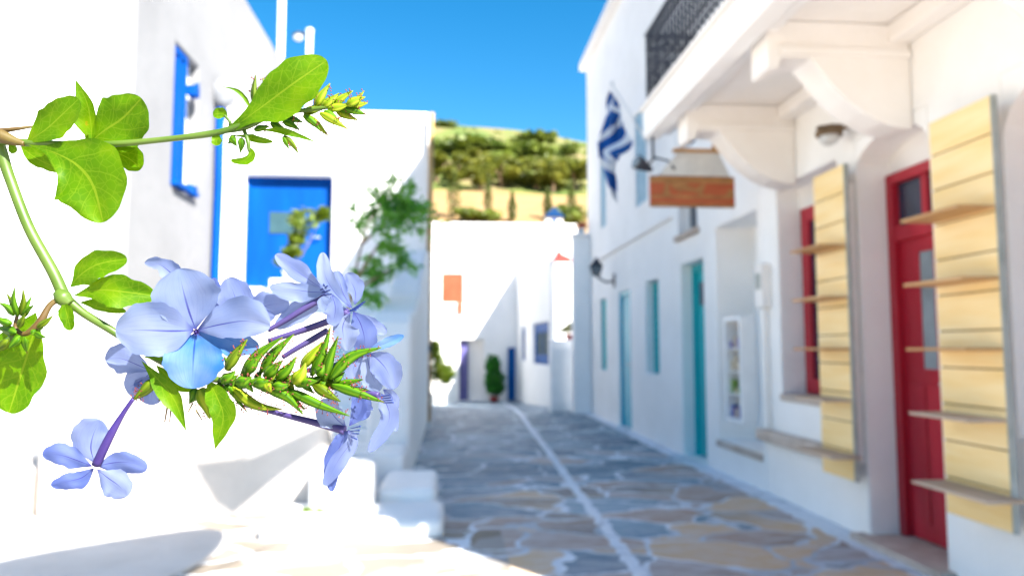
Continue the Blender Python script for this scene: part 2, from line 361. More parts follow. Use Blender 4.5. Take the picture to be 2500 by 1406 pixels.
cyp = [(1106, 104, 7.2, 2.6, 'widest olive cypress at the left of the tan field'), (1190, 104, 6.4, 1.6, 'slim cypress second from the left in the tan field'),
       (1250, 102, 4.6, 1.7, 'small pointed cypress in the middle of the tan field'), (1338, 104, 5.0, 1.6, 'cypress next to the blue hut in the field'),
       (1398, 103, 6.2, 2.0, 'cypress right of the blue hut behind a round bush')]
for i, (px, Y, h, wd, lb) in enumerate(cyp): tree('cypress_tree', px, Y, h, wd, M['cypress'], lb, 'tree', 'cypresses standing in the tan field', 'cypress', 800, 50 + i)
shr = [(1150, 103, 1.6, 7.0, 'low wide green bush between two cypresses'), (1398, 101, 3.4, 5.5, 'round dark green bush right of the blue hut'),
       (1228, 165, 3.4, 13, 'large dark green bush high on the hill'), (1290, 160, 4.0, 12, 'long low bush below the big hillside bush'),
       (1312, 200, 1.8, 15, 'flat dark bush close under the ridge on the right'), (1390, 170, 4.0, 6, 'upright bush near the ridge at the far right'),
       (1085, 228, 1.8, 7, 'bush breaking the skyline at the left end of the ridge'), (1120, 165, 4.0, 15, 'spreading bright bush on the left of the slope'),
       (1180, 150, 3.5, 12, 'bright green bush above the field edge pines')]
for i, (px, Y, h, wd, lb) in enumerate(shr): tree('hillside_bush', px, Y, h, wd, M['scrub'], lb, 'bush', 'bushes on the hillside', 'shrub', 700, 80 + i)
def scrub():
    rnd = random.Random(5); mb = MB()
    for _ in range(330):
        Y = rnd.uniform(132, 240); px = rnd.uniform(1000, 1480); x = px_at(px, Y)
        if rnd.random() < (Y - 130) / 135: continue
        r = rnd.uniform(0.4, 1.5); leafcloud(mb, [((x, Y, hz(x, Y) + r * .3), r, r * .45)], 26, 0.32, 0.6, rnd)
    tag(mb.build('undergrowth', M['scrub']), 'dry green scrub covering the upper hillside', None, None, 'stuff')
scrub()
def hut():
    x, Y = px_at(1352, 100), 100; z = hz(x, Y)
    t = empty('field_hut', (x, Y, z), 'small hut with a dark blue roof standing in the tan field', 'hut')
    MB().box(x - 1.2, x + 1.2, Y - 1, Y + 1, z - 0.5, z + 1.1).build('wall', M['plaster_warm'], t, 0.03)
    mb = MB(); mb.prism([(x - 1.5, Y - 1.3, z + 1.1), (x + 1.5, Y - 1.3, z + 1.1), (x, Y - 1.3, z + 2.5)], (0, 2.6, 0)); mb.build('roof', mat_noise('blue_roof', (0.008, 0.035, 0.11), (0.012, 0.05, 0.15), 2, 0.9, 0, spec=0.05), t)
    MB().box(x - .3, x + .3, Y - 1.06, Y - 1.0, z - .3, z + .9).build('door', M['blue'], t)
hut()

# ------------------------------------------------------------------ openings
def door(parent, mp, a0, a1, z0, z1, dep, mat, glass=None, transom=None, handle=True, frame=0.07, planks=0, hand_side=0):
    d = MB().mbox(mp, a0 + frame, a1 - frame, z0 + 0.01, (transom or z1) - frame, dep + 0.02, dep + 0.06).build('door', mat, parent, 0.004)
    fr = MB()
    fr.mbox(mp, a0, a0 + frame, z0, z1 - frame, dep - 0.02, dep + 0.08); fr.mbox(mp, a1 - frame, a1, z0, z1 - frame, dep - 0.02, dep + 0.08); fr.mbox(mp, a0, a1, z1 - frame, z1, dep - 0.02, dep + 0.08)
    if transom:
        fr.mbox(mp, a0 + frame, a1 - frame, transom - frame, transom + 0.03, dep - 0.01, dep + 0.07)
        m_ = (a0 + a1) / 2; fr.mbox(mp, m_ - 0.03, m_ + 0.03, transom + 0.03, z1 - frame, dep, dep + 0.06)
    fr.build('frame', mat, d, 0.006)
    if transom: MB().mbox(mp, a0 + frame, a1 - frame, transom + 0.03, z1 - frame, dep + 0.03, dep + 0.04).build('transom_pane', M['glass_dark'], d)
    if glass:
        g0, g1, h0, h1, gm = glass
        MB().mbox(mp, g0, g1, h0, h1, dep + 0.008, dep + 0.016).build('pane', gm, d)
        f2 = MB(); q = 0.02
        f2.mbox(mp, g0 - q, g0, h0, h1, dep + 0.0, dep + 0.02); f2.mbox(mp, g1, g1 + q, h0, h1, dep, dep + 0.02)
        f2.mbox(mp, g0 - q, g1 + q, h0 - q, h0, dep, dep + 0.02); f2.mbox(mp, g0 - q, g1 + q, h1, h1 + q, dep, dep + 0.02)
        f2.build('glazing_bead', mat, d, 0.004)
    if planks:
        pl = MB(); top = (glass[2] - 0.1) if glass else (transom or z1) - frame - 0.1
        wd = (a1 - a0 - 2 * frame - 0.12) / planks
        for i in range(planks): pl.mbox(mp, a0 + frame + 0.06 + i * wd + 0.008, a0 + frame + 0.06 + (i + 1) * wd - 0.008, z0 + 0.12, top, dep + 0.006, dep + 0.02)
        pl.build('panel', mat, d, 0.004)
    if handle:
        ha = (a0 + frame + 0.06) if hand_side == 0 else (a1 - frame - 0.06)
        hb = MB(); p = mp(ha, z0 + 1.0, dep + 0.02); q = mp(ha, z0 + 1.0, dep - 0.05); r_ = mp(ha + (0.1 if hand_side == 0 else -0.1), z0 + 1.0, dep - 0.05)
        hb.tube([p, q, r_], 0.011, 8); hb.build('handle', M['metal_grey'], d)
    return d
def window(parent, mp, a0, a1, z0, z1, dep, mat, pane, bars=1, sill=None, frame=0.06):
    wn = MB().mbox(mp, a0 + frame, a1 - frame, z0 + frame, z1 - frame, dep + 0.03, dep + 0.05).build('window', pane, parent)
    fr = MB()
    fr.mbox(mp, a0, a0 + frame, z0 + frame, z1 - frame, dep, dep + 0.07); fr.mbox(mp, a1 - frame, a1, z0 + frame, z1 - frame, dep, dep + 0.07)
    fr.mbox(mp, a0, a1, z0, z0 + frame, dep, dep + 0.07); fr.mbox(mp, a0, a1, z1 - frame, z1, dep, dep + 0.07)
    for i in range(bars):
        c = a0 + (a1 - a0) * (i + 1) / (bars + 1); fr.mbox(mp, c - 0.03, c + 0.03, z0 + frame, z1 - frame, dep + 0.005, dep + 0.06)
    fr.build('frame', mat, wn, 0.004)
    if sill: MB().mbox(mp, a0 - 0.04, a1 + 0.04, z0 - 0.07, z0 - 0.003, -0.05, dep + 0.05).build('sill', sill, wn, 0.01)
    return wn
def shutter_window(parent, mp, a0, a1, z0, z1, dep, mat):
    wn = MB().mbox(mp, a0, a1, z0, z1, dep + 0.03, dep + 0.06).build('window', mat, parent)
    m_ = (a0 + a1) / 2
    for p, q in ((a0, m_ - 0.004), (m_ + 0.004, a1)):
        s_ = MB(); n = max(4, int((z1 - z0) / 0.11))
        s_.mbox(mp, p, p + 0.045, z0, z1, dep - 0.01, dep + 0.028); s_.mbox(mp, q - 0.045, q, z0, z1, dep - 0.01, dep + 0.028)
        for i in range(n): s_.mbox(mp, p + 0.045, q - 0.045, z0 + (z1 - z0) * i / n + 0.012, z0 + (z1 - z0) * (i + 1) / n - 0.012, dep + 0.0, dep + 0.024)
        s_.build('shutter', mat, wn)
    return wn

# ------------------------------------------------------------------ the shop on the right
XR = 2.75
mR = mapX(XR)
shop = empty('shop_building', (XR, 3.5, 0), 'white two storey shop on the right with red door, red window and a deep balcony', 'building')
SY0, SY1 = 1.1, 6.32
mb = MB()
mb.wall(mR, SY0, SY1, 0.0, 3.3, 0.45, [(3.98, 4.74, -0.0, 2.66), (5.0, 5.98, 0.84, 2.60), (2.35, 3.40, 0.82, 2.62)])
mb.build('wall', M['plaster'], shop, 0.018)
# arch fillers above the door and the near window
def arch(a0, a1, zs, zt, dep):
    m_ = MB(); n = 14; pts = [(a0, zt)]
    mid = (a0 + a1) / 2; r = (a1 - a0) / 2; h = zt - 0.03 - zs
    for i in range(n + 1):
        th = math.pi * i / n; pts.append((mid - r * math.cos(th), zs + h * math.sin(th)))
    pts.append((a1, zt))
    m_.prism([mR(a, b, 0.002) for a, b in pts], (dep, 0, 0)); return m_.build('arch', M['plaster'], shop)
arch(3.98, 4.74, 2.46, 2.66, 0.40)
arch(2.35, 3.40, 2.30, 2.62, 0.40)
MB().mbox(mR, 3.98, 4.74, 2.42, 2.66, 0.235, 0.44).build('door_head', M['plaster_warm'], shop)
MB().mbox(mR, 3.90, 4.82, -0.02, 0.035, -0.10, 0.30).build('threshold', M['ledge'], shop, 0.01)
door(shop, mR, 3.985, 4.735, 0.036, 2.42, 0.22, M['red'], (4.30, 4.44, 1.12, 1.86, M['glass_pale']), 2.03, True, 0.07, 3, 0)
window(shop, mR, 5.0, 5.96, 0.88, 2.42, 0.20, M['red'], M['glass_dark'], 1, None, 0.12)
MB().mbox(mR, 5.0, 5.98, 0.82, 0.875, -0.02, 0.30).build('window_sill', M['ledge'], shop, 0.01)
window(shop, mR, 2.36, 3.39, 0.88, 2.40, 0.26, M['red'], M['glass_dark'], 1, None, 0.10)
MB().mbox(mR, 5.0, 5.98, 2.42, 2.60, 0.20, 0.44).build('window_head', M['plaster_warm'], shop)
MB().mbox(mR, 4.90, 6.315, 0.46, 0.56, -0.10, -0.002).build('ledge', M['ledge'], shop, 0.02)
# pilasters on the wall that carry the brackets
for y0 in (4.90,):
    pass
mb = MB(); mb.wall(mR, SY0, SY1, 3.304, 9.65, 0.4, [(3.4, 4.3, 3.35, 5.5)]); mb.build('upper_wall', M['plaster'], shop, 0.02)
d_ = MB().mbox(mR, 3.4, 4.3, 3.35, 5.5, 0.2, 0.25).build('balcony_door', M['red'], shop)
MB().box(XR + 0.402, 9, SY0, SY1, 0, 9.6).build('rear_block', M['plaster'], shop)
BX = 1.68; BY0, BY1 = 2.3, 6.27
bal = MB().box(BX + 0.14, XR - 0.002, BY0, BY1, 3.20, 3.30).build('balcony', M['plaster_warm'], shop, 0.006)
mb = MB(); mb.box(BX, BX + 0.14, BY0, BY1, 3.08, 3.33); mb.build('edge_beam', M['plaster'], bal, 0.015)
MB().box(BX - 0.03, BX + 0.16, BY0 - 0.03, BY1 + 0.03, 3.334, 3.37).build('coping', M['plaster_warm'], bal, 0.01)
MB().box(BX + 0.145, BX + 0.26, BY0, BY1, 3.13, 3.197).build('soffit_moulding', M['plaster'], bal, 0.02)
MB().box(XR - 0.14, XR - 0.004, BY0, BY1, 3.08, 3.196).build('wall_moulding', M['plaster_warm'], bal, 0.02)
def bracket(y0):
    pts = [(1.86, 3.195), (1.86, 2.90), (1.92, 2.90), (1.95, 2.97), (2.12, 2.97)]
    for i in range(1, 13):
        th = math.pi / 2 * i / 12
        pts.append((2.12 + 0.626 * math.sin(th * 0.98), 2.97 - 0.46 * (1 - math.cos(th)) * 0.97 - 0.12 * (i / 12)))
    pts = [(1.86, 3.195), (1.86, 2.90), (1.92, 2.90), (1.95, 2.97), (2.12, 2.97), (2.18, 2.90), (2.25, 2.81), (2.34, 2.72), (2.44, 2.645), (2.55, 2.59), (2.66, 2.56), (2.605 + .14, 2.55), (2.745, 3.195)]
    b = MB().prism([(x, y0, z) for x, z in pts], (0, 0.24, 0)).build('bracket', M['plaster_warm'], shop, 0.008)
    MB().box(1.93, 2.74, y0 - 0.025, y0 - 0.002, 2.985, 3.03).build('moulding', M['plaster_warm'], b, 0.005)
for y0 in (2.62, 4.10, 5.60): bracket(y0)
# iron railing
def railing():
    mb = MB(); z0, z1 = 3.40, 4.02; x = BX + 0.04
    def run(p, q):
        p, q = Vector(p), Vector(q); ln = (q - p).length; d = (q - p) / ln; n = int(ln / 0.085)
        for z in (z0 + 0.03, z1 - 0.13, z1): mb.tube([p + Vector((0, 0, z)), q + Vector((0, 0, z))], 0.014 if z < z1 else 0.022, 6)
        for i in range(n + 1):
            c = p + d * ln * i / n; mb.tube([c + Vector((0, 0, z0 - 0.03)), c + Vector((0, 0, z1))], 0.010, 5)
            if i < n:
                cc = p + d * ln * (i + 0.5) / n
                for zc, r in ((z0 + 0.14, 0.036), (z0 + 0.25, 0.034), (z0 + 0.37, 0.036), (z1 - 0.065, 0.034)):
                    pts = [cc + d * r * math.cos(k * 0.785) + Vector((0, 0, zc + r * 1.3 * math.sin(k * 0.785))) for k in range(9)]
                    mb.tube(pts, 0.0075, 4, False)
    run((x, BY0 + 0.05, 0), (x, BY1 - 0.03, 0)); run((x, BY1 - 0.03, 0), (XR - 0.02, BY1 - 0.03, 0))
    mb.build('railing', M['iron'], shop)
railing()
# unseen cloth on cords and a bracket arm, both added for their shadows
mb = MB(); g = [[(0.40, 0.28), (0.60, -0.25), (1.2, -0.40)], [(1.05, 0.85), (1.25, 0.25), (1.60, -0.30)], [(1.62, 1.20), (1.74, 0.70), (1.80, -0.05)]]
vv = [[mb.bm.verts.new((x, y, 4.80 - 0.06 * (i == 1) - 0.06 * (j == 1))) for j, (x, y) in enumerate(r_)] for i, r_ in enumerate(g)]
for i in range(2):
    for j in range(2): mb.bm.faces.new((vv[i][j], vv[i][j + 1], vv[i + 1][j + 1], vv[i + 1][j]))
aw = mb.build('shadow_cloth', M['plaster_warm'], shop, smooth=True); md = aw.modifiers.new('sub', 'SUBSURF'); md.levels = md.render_levels = 2; md = aw.modifiers.new('thick', 'SOLIDIFY'); md.thickness = 0.006
mb = MB(); mb.tube([(1.70, 1.16, 4.80), (2.76, 1.25, 4.95)], 0.012, 6); mb.tube([(0.42, 0.28, 4.80), (1.4, 0.9, 5.4), (2.76, 1.25, 6.2)], 0.008, 6); mb.tube([(1.82, -0.05, 4.80), (2.76, 1.15, 5.3)], 0.010, 6); mb.build('cord', M['iron'], aw)
MB().prism([(1.07, 1.73, 4.88), (1.5, 1.73, 4.92), (2.2, 1.73, 5.24), (2.74, 1.73, 5.44), (2.74, 1.73, 5.34), (2.2, 1.73, 5.12), (1.85, 1.73, 4.88), (1.62, 1.73, 4.70), (1.38, 1.73, 4.50), (1.25, 1.73, 4.58)], (0, 0.03, 0)).build('shadow_arm', M['shelf_wood'], shop, 0.004)  # added out of view; outline follows the wedge shadow it throws
# display boards with shelves
def display_board(ya, yb, label):
    t = empty('display_board', (2.62, (ya + yb) / 2, 0.39), label, 'display board', 'yellow slatted display boards with shelves')
    X = 2.62; z0, z1 = 0.39, 2.48
    p = MB().box(X, X + 0.018, ya, yb, z0, z1).build('panel', M['groove'], t)
    g = MB(); n = 11
    pl = MB()
    for i in range(n):
        a = z0 + (z1 - z0) * i / n; b = z0 + (z1 - z0) * (i + 1) / n
        pl.box(X - 0.012, X - 0.0005, ya + 0.002, yb - 0.002, a + 0.0045, b - 0.0045)
    pl.build('slats', M['yellow_wood'], p)
    MB().box(X - 0.012, X + 0.019, ya - 0.010, ya - 0.001, z0 - 0.0, z1).build('edge_trim', M['metal_grey'], t)
    MB().box(X + 0.0185, X + 0.125, ya + 0.12, yb - 0.06, z0 + 0.1, z1 - 0.1).build('batten', M['plaster'], t)
    for i, z in enumerate((0.555, 0.91, 1.245, 1.585, 1.93)):
        ext = 0.10 if i == 0 else 0.0
        s_ = MB().box(X - 0.205, X - 0.013, ya - ext, yb - 0.01, z - 0.008, z + 0.008).build('shelf', M['shelf_grey'] if i < 2 else M['shelf_wood'], t, 0.002)
display_board(3.30, 3.76, 'yellow slatted display board with shelves next to the red door, nearest the camera')
display_board(4.65, 5.06, 'smaller looking yellow slatted display board in front of the red window, beyond the red door')
# hanging wooden sign
def mat_sign():
    m, t, b = newmat('painted_sign_wood')
    tc = N(t, 'ShaderNodeTexCoord'); P = tc.outputs['Object']; sep = N(t, 'ShaderNodeSeparateXYZ'); L(t, P, sep.inputs[0])
    mp = N(t, 'ShaderNodeMapping'); mp.inputs['Scale'].default_value = (2, 1, 9); L(t, P, mp.inputs[0])
    n = N(t, 'ShaderNodeTexNoise', Scale=3.0, Detail=6.0); L(t, mp.outputs[0], n.inputs['Vector'])
    wood = ramp(t, n.outputs['Fac'], [(0.3, (0.20, 0.09, 0.025)), (0.7, (0.42, 0.19, 0.06))])
    n2 = N(t, 'ShaderNodeTexNoise', Scale=7.0, Detail=3.0); L(t, P, n2.inputs['Vector'])
    z = math_(t, 'ADD', sep.outputs['Z'], math_(t, 'MULTIPLY', n2.outputs['Fac'], 0.03))
    band = math_(t, 'MULTIPLY', math_(t, 'GREATER_THAN', z, -0.085), math_(t, 'LESS_THAN', z, -0.035))
    blot = math_(t, 'MULTIPLY', math_(t, 'MULTIPLY', math_(t, 'GREATER_THAN', n2.outputs['Fac'], 0.47), math_(t, 'GREATER_THAN', z, -0.01)), math_(t, 'LESS_THAN', z, 0.095))
    red = math_(t, 'MULTIPLY', math_(t, 'MAXIMUM', band, blot), 0.65)
    L(t, mix(t, red, wood, (0.42, 0.05, 0.015)), b.inputs['Base Color']); b.inputs['Roughness'].default_value = 0.6
    return m
SY = 6.08
sg = empty('hanging_sign', (2.06, SY, 2.58), 'brown wooden shop sign with faded red lettering hanging under the balcony', 'sign')
MB().box(1.69, 2.43, SY, SY + 0.04, 2.455, 2.72).build('board', mat_sign(), sg, 0.004)
MB().prism([(1.76, SY + 0.01, 2.725), (2.40, SY + 0.01, 2.725), (2.30, SY + 0.01, 2.93), (1.94, SY + 0.01, 2.93)], (0, 0.02, 0)).build('backing_plate', M['lampglass'], sg)
MB().box(1.90, 2.33, SY - 0.01, SY + 0.05, 2.932, 2.96).build('top_bar', M['shelf_wood'], sg)
mb = MB()
for x in (1.98, 2.27): mb.tube([(x, SY + 0.02, 2.958), (x, SY + 0.02, 3.2)], 0.008, 6)
mb.build('hanger', M['iron'], sg)
mb = MB(); mb.sphere((2.27, SY + 0.02, 2.99), 0.03); mb.build('finial', M['shelf_wood'], sg)
# lamps on the shop
lp = empty('bulkhead_lamp', (2.70, 4.86, 2.66), 'small round bulkhead lamp with dark rim on the wall above the red door', 'lamp')
mb = MB(); mb.tube([(2.74, 4.80, 2.78), (2.62, 4.80, 2.78), (2.60, 4.80, 2.74)], [0.02, 0.02, 0.09], 12); mb.tube([(2.60, 4.80, 2.742), (2.60, 4.80, 2.71)], [0.092, 0.088], 16); mb.build('mount', M['bark'], lp)
mb = MB(); mb.sphere((2.60, 4.80, 2.70), 0.07, 0.8); mb.build('lamp_shade', M['lampglass'], lp)
lp = empty('projector_lamp', (1.86, 6.1, 2.85), 'grey metal projector lamp under the far corner of the balcony', 'lamp')
mb = MB(); mb.tube([(1.74, 6.16, 3.08), (1.74, 6.16, 2.88), (1.66, 6.14, 2.80)], 0.012, 8); mb.tube([(1.74, 6.16, 2.90), (1.86, 6.12, 2.86), (1.90, 6.08, 2.78)], 0.010, 8); mb.build('arm', M['iron'], lp)
mb = MB(); mb.tube([(1.58, 6.10, 2.84), (1.63, 6.12, 2.82), (1.72, 6.14, 2.78)], [0.065, 0.055, 0.02], 14); mb.build('lamp_head', M['iron'], lp)
mb = MB(); mb.tube([(1.575, 6.098, 2.842), (1.565, 6.094, 2.846)], [0.055, 0.05], 14); mb.build('lens', M['glass_pale'], lp)
# meter box
t = empty('meter_box', (2.7, 6.2, 1.8), 'grey electricity meter box on the end of the shop wall', 'meter box')
MB().box(2.67, 2.748, 6.12, 6.29, 1.60, 1.98).build('case', M['plaster_warm'], t, 0.01)
MB().box(2.662, 2.669, 6.15, 6.26, 1.76, 1.90).build('cover', M['metal_grey'], t, 0.003)
MB().box(2.7, 2.748, 6.18, 6.22, 0.57, 1.598).build('conduit', M['plaster_warm'], t, 0.01)
# display case
t = empty('display_case', (2.70, 6.7, 0.57), 'white framed glass display case with small goods beside the alcove', 'display case')
mb = MB(); a, b_, z0, z1, x0, x1 = 6.47, 6.88, 0.57, 1.54, 2.60, 2.748
for (p, q, r_, s_) in ((a, a + .04, z0, z1), (b_ - .04, b_, z0, z1), (a + .04, b_ - .04, z0, z0 + .04), (a + .04, b_ - .04, z1 - .04, z1)): mb.box(x0, x1, p, q, r_, s_)
mb.build('frame', M['white_paint'], t, 0.006)
MB().box(2.735, 2.747, a + .04, b_ - .04, z0 + .04, z1 - .04).build('back_panel', M['shelf_grey'], t)
mb = MB()
for z in (0.82, 1.03, 1.24): mb.box(x0 + .01, 2.734, a + .041, b_ - .041, z, z + 0.012)
mb.build('shelf', M['white_paint'], t)
mb = MB(); rr = random.Random(3)
goods_m = [mat_noise('violet_goods', (0.10, 0.08, 0.3), (0.2, 0.16, 0.45), 9), mat_noise('green_goods', (0.1, 0.25, 0.05), (0.3, 0.42, 0.12), 9), mat_noise('sand_goods', (0.5, 0.4, 0.28), (0.7, 0.6, 0.45), 9)]
for zi, z in enumerate((0.612, 0.833, 1.043, 1.253)):
    for k in range(4):
        y = a + .07 + k * 0.08; h = rr.uniform(.05, .14); mb.box(2.65, 2.70, y, y + 0.055, z, z + h, [0, 1, 2, 0][zi] if k % 2 else 2)
mb.build('goods', goods_m, t)
MB().box(x0 + .002, x0 + .006, a + .041, b_ - .041, z0 + .041, z1 - .041)

# ------------------------------------------------------------------ neighbouring white house with teal doors
NY0, NY1 = 6.325, 14.6
nb = empty('white_house', (XR, 10, 0), 'white house with teal doors and windows in a row beyond the shop', 'building')
holes = [(6.40, 7.45, 0.32, 2.50), (7.84, 8.64, 0.0, 2.24), (9.60, 10.25, 0.90, 2.18), (11.15, 11.95, 0.0, 2.16), (12.92, 13.42, 0.86, 2.14),
         (7.96, 8.70, 2.60, 3.15), (12.86, 13.35, 3.45, 4.80), (10.1, 10.75, 3.35, 4.75), (8.0, 8.7, 3.6, 4.9)]
mb = MB(); mb.wall(mR, NY0, NY1, -0.4, 6.95, 0.45, holes); mb.build('wall', M['plaster'], nb, 0.02)
MB().box(XR + 0.452, 7, NY0, 10.8, -0.4, 6.90).build('rear_block', M['plaster'], nb)
MB().box(XR + 0.01, 8, NY0, 9.1, 6.953, 9.65).build('roof_storey', M['plaster'], nb, 0.02)
MB().box(XR - 0.14, XR + 0.45, 9.2, NY1 + 0.1, 6.955, 7.12).build('roof_cornice', M['plaster_warm'], nb, 0.02)
MB().box(XR - 0.045, XR - 0.002, 8.9, NY1, 2.86, 2.91).build('string_course', M['plaster_warm'], nb, 0.01)
MB().mbox(mR, 6.40, 7.45, 0.32, 2.50, 0.40, 0.44).build('alcove_back', M['plaster'], nb)
MB().mbox(mR, 6.38, 7.47, 0.26, 0.318, -0.03, 0.30).build('alcove_sill', M['ledge'], nb, 0.01)
dd = door(nb, mR, 7.845, 8.635, 0.0, 2.235, 0.16, M['teal'], (8.02, 8.46, 1.75, 2.02, M['glass_dark']), None, True, 0.08, 3)
door(nb, mR, 11.155, 11.945, 0.0, 2.155, 0.05, M['teal_pale'], None, None, True, 0.07, 4)
shutter_window(nb, mR, 9.605, 10.245, 0.905, 2.175, 0.12, M['teal'])
shutter_window(nb, mR, 12.925, 13.415, 0.865, 2.135, 0.05, M['teal'])
window(nb, mR, 7.965, 8.695, 2.605, 3.145, 0.12, M['plaster'], M['glass_dark'], 1, M['ledge'], 0.04)
shutter_window(nb, mR, 12.865, 13.345, 3.455, 4.795, 0.04, M['sky_shutter'])
shutter_window(nb, mR, 10.105, 10.745, 3.355, 4.745, 0.04, M['sky_shutter'])
window(nb, mR, 8.005, 8.695, 3.605, 4.895, 0.12, M['sky_shutter'], M['glass_dark'], 1, None)
# wall lantern
t = empty('wall_lantern', (2.72, 12.2, 2.45), 'black iron wall lantern between the two teal doors', 'lantern')
mb = MB(); mb.tube([(2.748, 12.2, 2.38), (2.60, 12.2, 2.36), (2.46, 12.2, 2.44), (2.44, 12.2, 2.50)], 0.018, 8); mb.box(2.73, 2.749, 12.15, 12.25, 2.28, 2.5); mb.build('arm', M['iron'], t)
mb = MB(); mb.tube([(2.44, 12.2, 2.47), (2.44, 12.2, 2.62)], [0.055, 0.10], 6); mb.build('lamp_glass', M['glass_pale'], t)
mb = MB(); mb.tube([(2.44, 12.2, 2.622), (2.44, 12.2, 2.72), (2.44, 12.2, 2.78)], [0.125, 0.05, 0.01], 6)
for k in range(6): mb.tube([(2.44 + .056 * math.cos(k * 1.047), 12.2 + .056 * math.sin(k * 1.047), 2.46), (2.44 + .102 * math.cos(k * 1.047), 12.2 + .102 * math.sin(k * 1.047), 2.63)], 0.010, 4)
mb.build('cap', M['iron'], t)
# Greek flag
def mat_flag():
    m, t, b = newmat('striped_cloth')
    uv = N(t, 'ShaderNodeUVMap'); sep = N(t, 'ShaderNodeSeparateXYZ'); L(t, uv.outputs[0], sep.inputs[0])
    U, V_ = sep.outputs['X'], sep.outputs['Y']
    s1 = math_(t, 'ADD', V_, math_(t, 'MULTIPLY', U, 0.0))
    fr = math_(t, 'FRACT', math_(t, 'MULTIPLY', s1, 4.2))
    stripe = math_(t, 'LESS_THAN', fr, 0.62)
    cc = math_(t, 'MULTIPLY', math_(t, 'GREATER_THAN', U, 0.70), math_(t, 'GREATER_THAN', V_, 0.44))
    c1 = math_(t, 'LESS_THAN', math_(t, 'ABSOLUTE', math_(t, 'SUBTRACT', U, 0.85)), 0.025)
    c2 = math_(t, 'LESS_THAN', math_(t, 'ABSOLUTE', math_(t, 'SUBTRACT', V_, 0.72)), 0.05)
    cross = math_(t, 'SUBTRACT', 1.0, math_(t, 'MAXIMUM', c1, c2))
    f = math_(t, 'ADD', math_(t, 'MULTIPLY', cc, cross), math_(t, 'MULTIPLY', math_(t, 'SUBTRACT', 1.0, cc), stripe))
    L(t, mix(t, f, (0.70, 0.74, 0.80), (0.0, 0.08, 0.34)), b.inputs['Base Color']); b.inputs['Roughness'].default_value = 0.85
    return m
def flag():
    X0, Y0 = 2.22, 9.9
    t = empty('flag', (2.7, Y0, 4.4), 'blue and white striped Greek flag hanging twisted from a pole on the white facade', 'flag')
    mb = MB(); mb.tube([(2.748, Y0 + .05, 4.10), (2.22, Y0 - .05, 4.90)], 0.014, 8); mb.sphere((2.215, Y0 - .051, 4.92), 0.035); mb.build('pole', M['white_paint'], t)
    rows = [(205, 1497, 1513, 0.02), (222, 1492, 1522, 0.0), (240, 1489, 1526, -.03), (262, 1491, 1530, -.02), (282, 1486, 1534, .02), (302, 1479, 1546, .05), (322, 1472, 1557, .03), (340, 1466, 1550, -.03),
            (358, 1467, 1524, -.06), (378, 1469, 1512, -.03), (400, 1476, 1511, .03), (425, 1484, 1515, .05), (450, 1491, 1514, .02), (480, 1503, 1516, 0)]
    mb = MB(); nA = 14; grid = []
    for i, (py, xa, xb, dd_) in enumerate(rows):
        row = []
        for j in range(nA + 1):
            k = j / nA; px = xa + (xb - xa) * k; Yv = Y0 + dd_ + 0.09 * math.sin(k * 7.5 + i * 0.8) + 0.04 * math.sin(k * 15)
            x = (px - 1100) / 1800 * Yv; z = CH + (850 - py - (k - .5) * 18) / 1800 * Yv
            v = mb.bm.verts.new((x, Yv, z)); row.append((v, k, i / (len(rows) - 1)))
        grid.append(row)
    for i in range(len(rows) - 1):
        for j in range(nA):
            q = [grid[i][j], grid[i][j + 1], grid[i + 1][j + 1], grid[i + 1][j]]
            f = mb.bm.faces.new([e[0] for e in q]); f.smooth = True
            for lp_, e in zip(f.loops, q):
                # the cloth hangs twisted, so the stripes run obliquely across it
                u_ = 1 - e[2]; v_ = 0.15 + 0.85 * e[2] * 1.2 + 0.36 * (e[1] if e[2] < 0.62 else 0.0) * 1.0
                lp_[mb.uv].uv = (min(0.999, u_ * 0.9 + 0.1), v_ % 1.0 if False else v_)
    o = mb.build('cloth', mat_flag(), t)
    md = o.modifiers.new('thick', 'SOLIDIFY'); md.thickness = 0.002
flag()
# overhead cable
mb = MB(); mb.tube([(-9, 17.0, 9.5), (-2, 15, 9.15), (1.6, 13.6, 8.45), (2.2, 12.6, 7.95), (2.74, 11.6, 7.2)], 0.016, 5)
tag(mb.build('overhead_cable', M['iron']), 'thin cable crossing the sky to the white facade on the right', 'cable')

# ------------------------------------------------------------------ far houses
eh = empty('end_house', (1.5, 22, -0.3), 'bright white house closing the end of the lane with an orange window', 'building')
mE = mapY(22.0)
mb = MB(); mb.wall(mE, -3.5, 3.80, -0.6, 5.02, 0.45, [(-0.28, 0.36, 2.60, 3.47), (0.26, 0.98, -0.3, 1.50)])
mb.build('wall', M['plaster'], eh, 0.03)
MB().box(-3.4, 3.7, 22.46, 30, -0.6, 4.9).build('rear_block', M['plaster'], eh)
wn = shutter_window(eh, mE, -0.275, 0.355, 2.605, 3.465, 0.03, M['orange'])
mb = MB(); mb.box(0.20, 0.36, 21.93, 21.995, 2.28, 2.61); mb.build('shutter_end', M['orange'], wn)
MB().mbox(mE, 0.265, 0.52, -0.29, 1.49, 0.20, 0.25).build('door', M['purple_paint'], eh)
MB().mbox(mE, 0.52, 0.975, -0.29, 1.49, 0.30, 0.34).build('door_recess', M['plaster_warm'], eh)
MB().mbox(mE, 1.70, 1.92, -0.29, 1.27, -0.05, -0.003).build('side_door', M['blue_shade'], eh, 0.004)
mb = MB(); mb.box(0.5, 0.75, 21.9, 21.98, 3.15, 3.22); mb.tube([(0.62, 21.98, 3.18), (0.62, 21.85, 3.1)], 0.03, 6); tag(mb.build('wall_light', M['metal_grey'], None), 'small grey wall light beside the orange window', 'lamp')
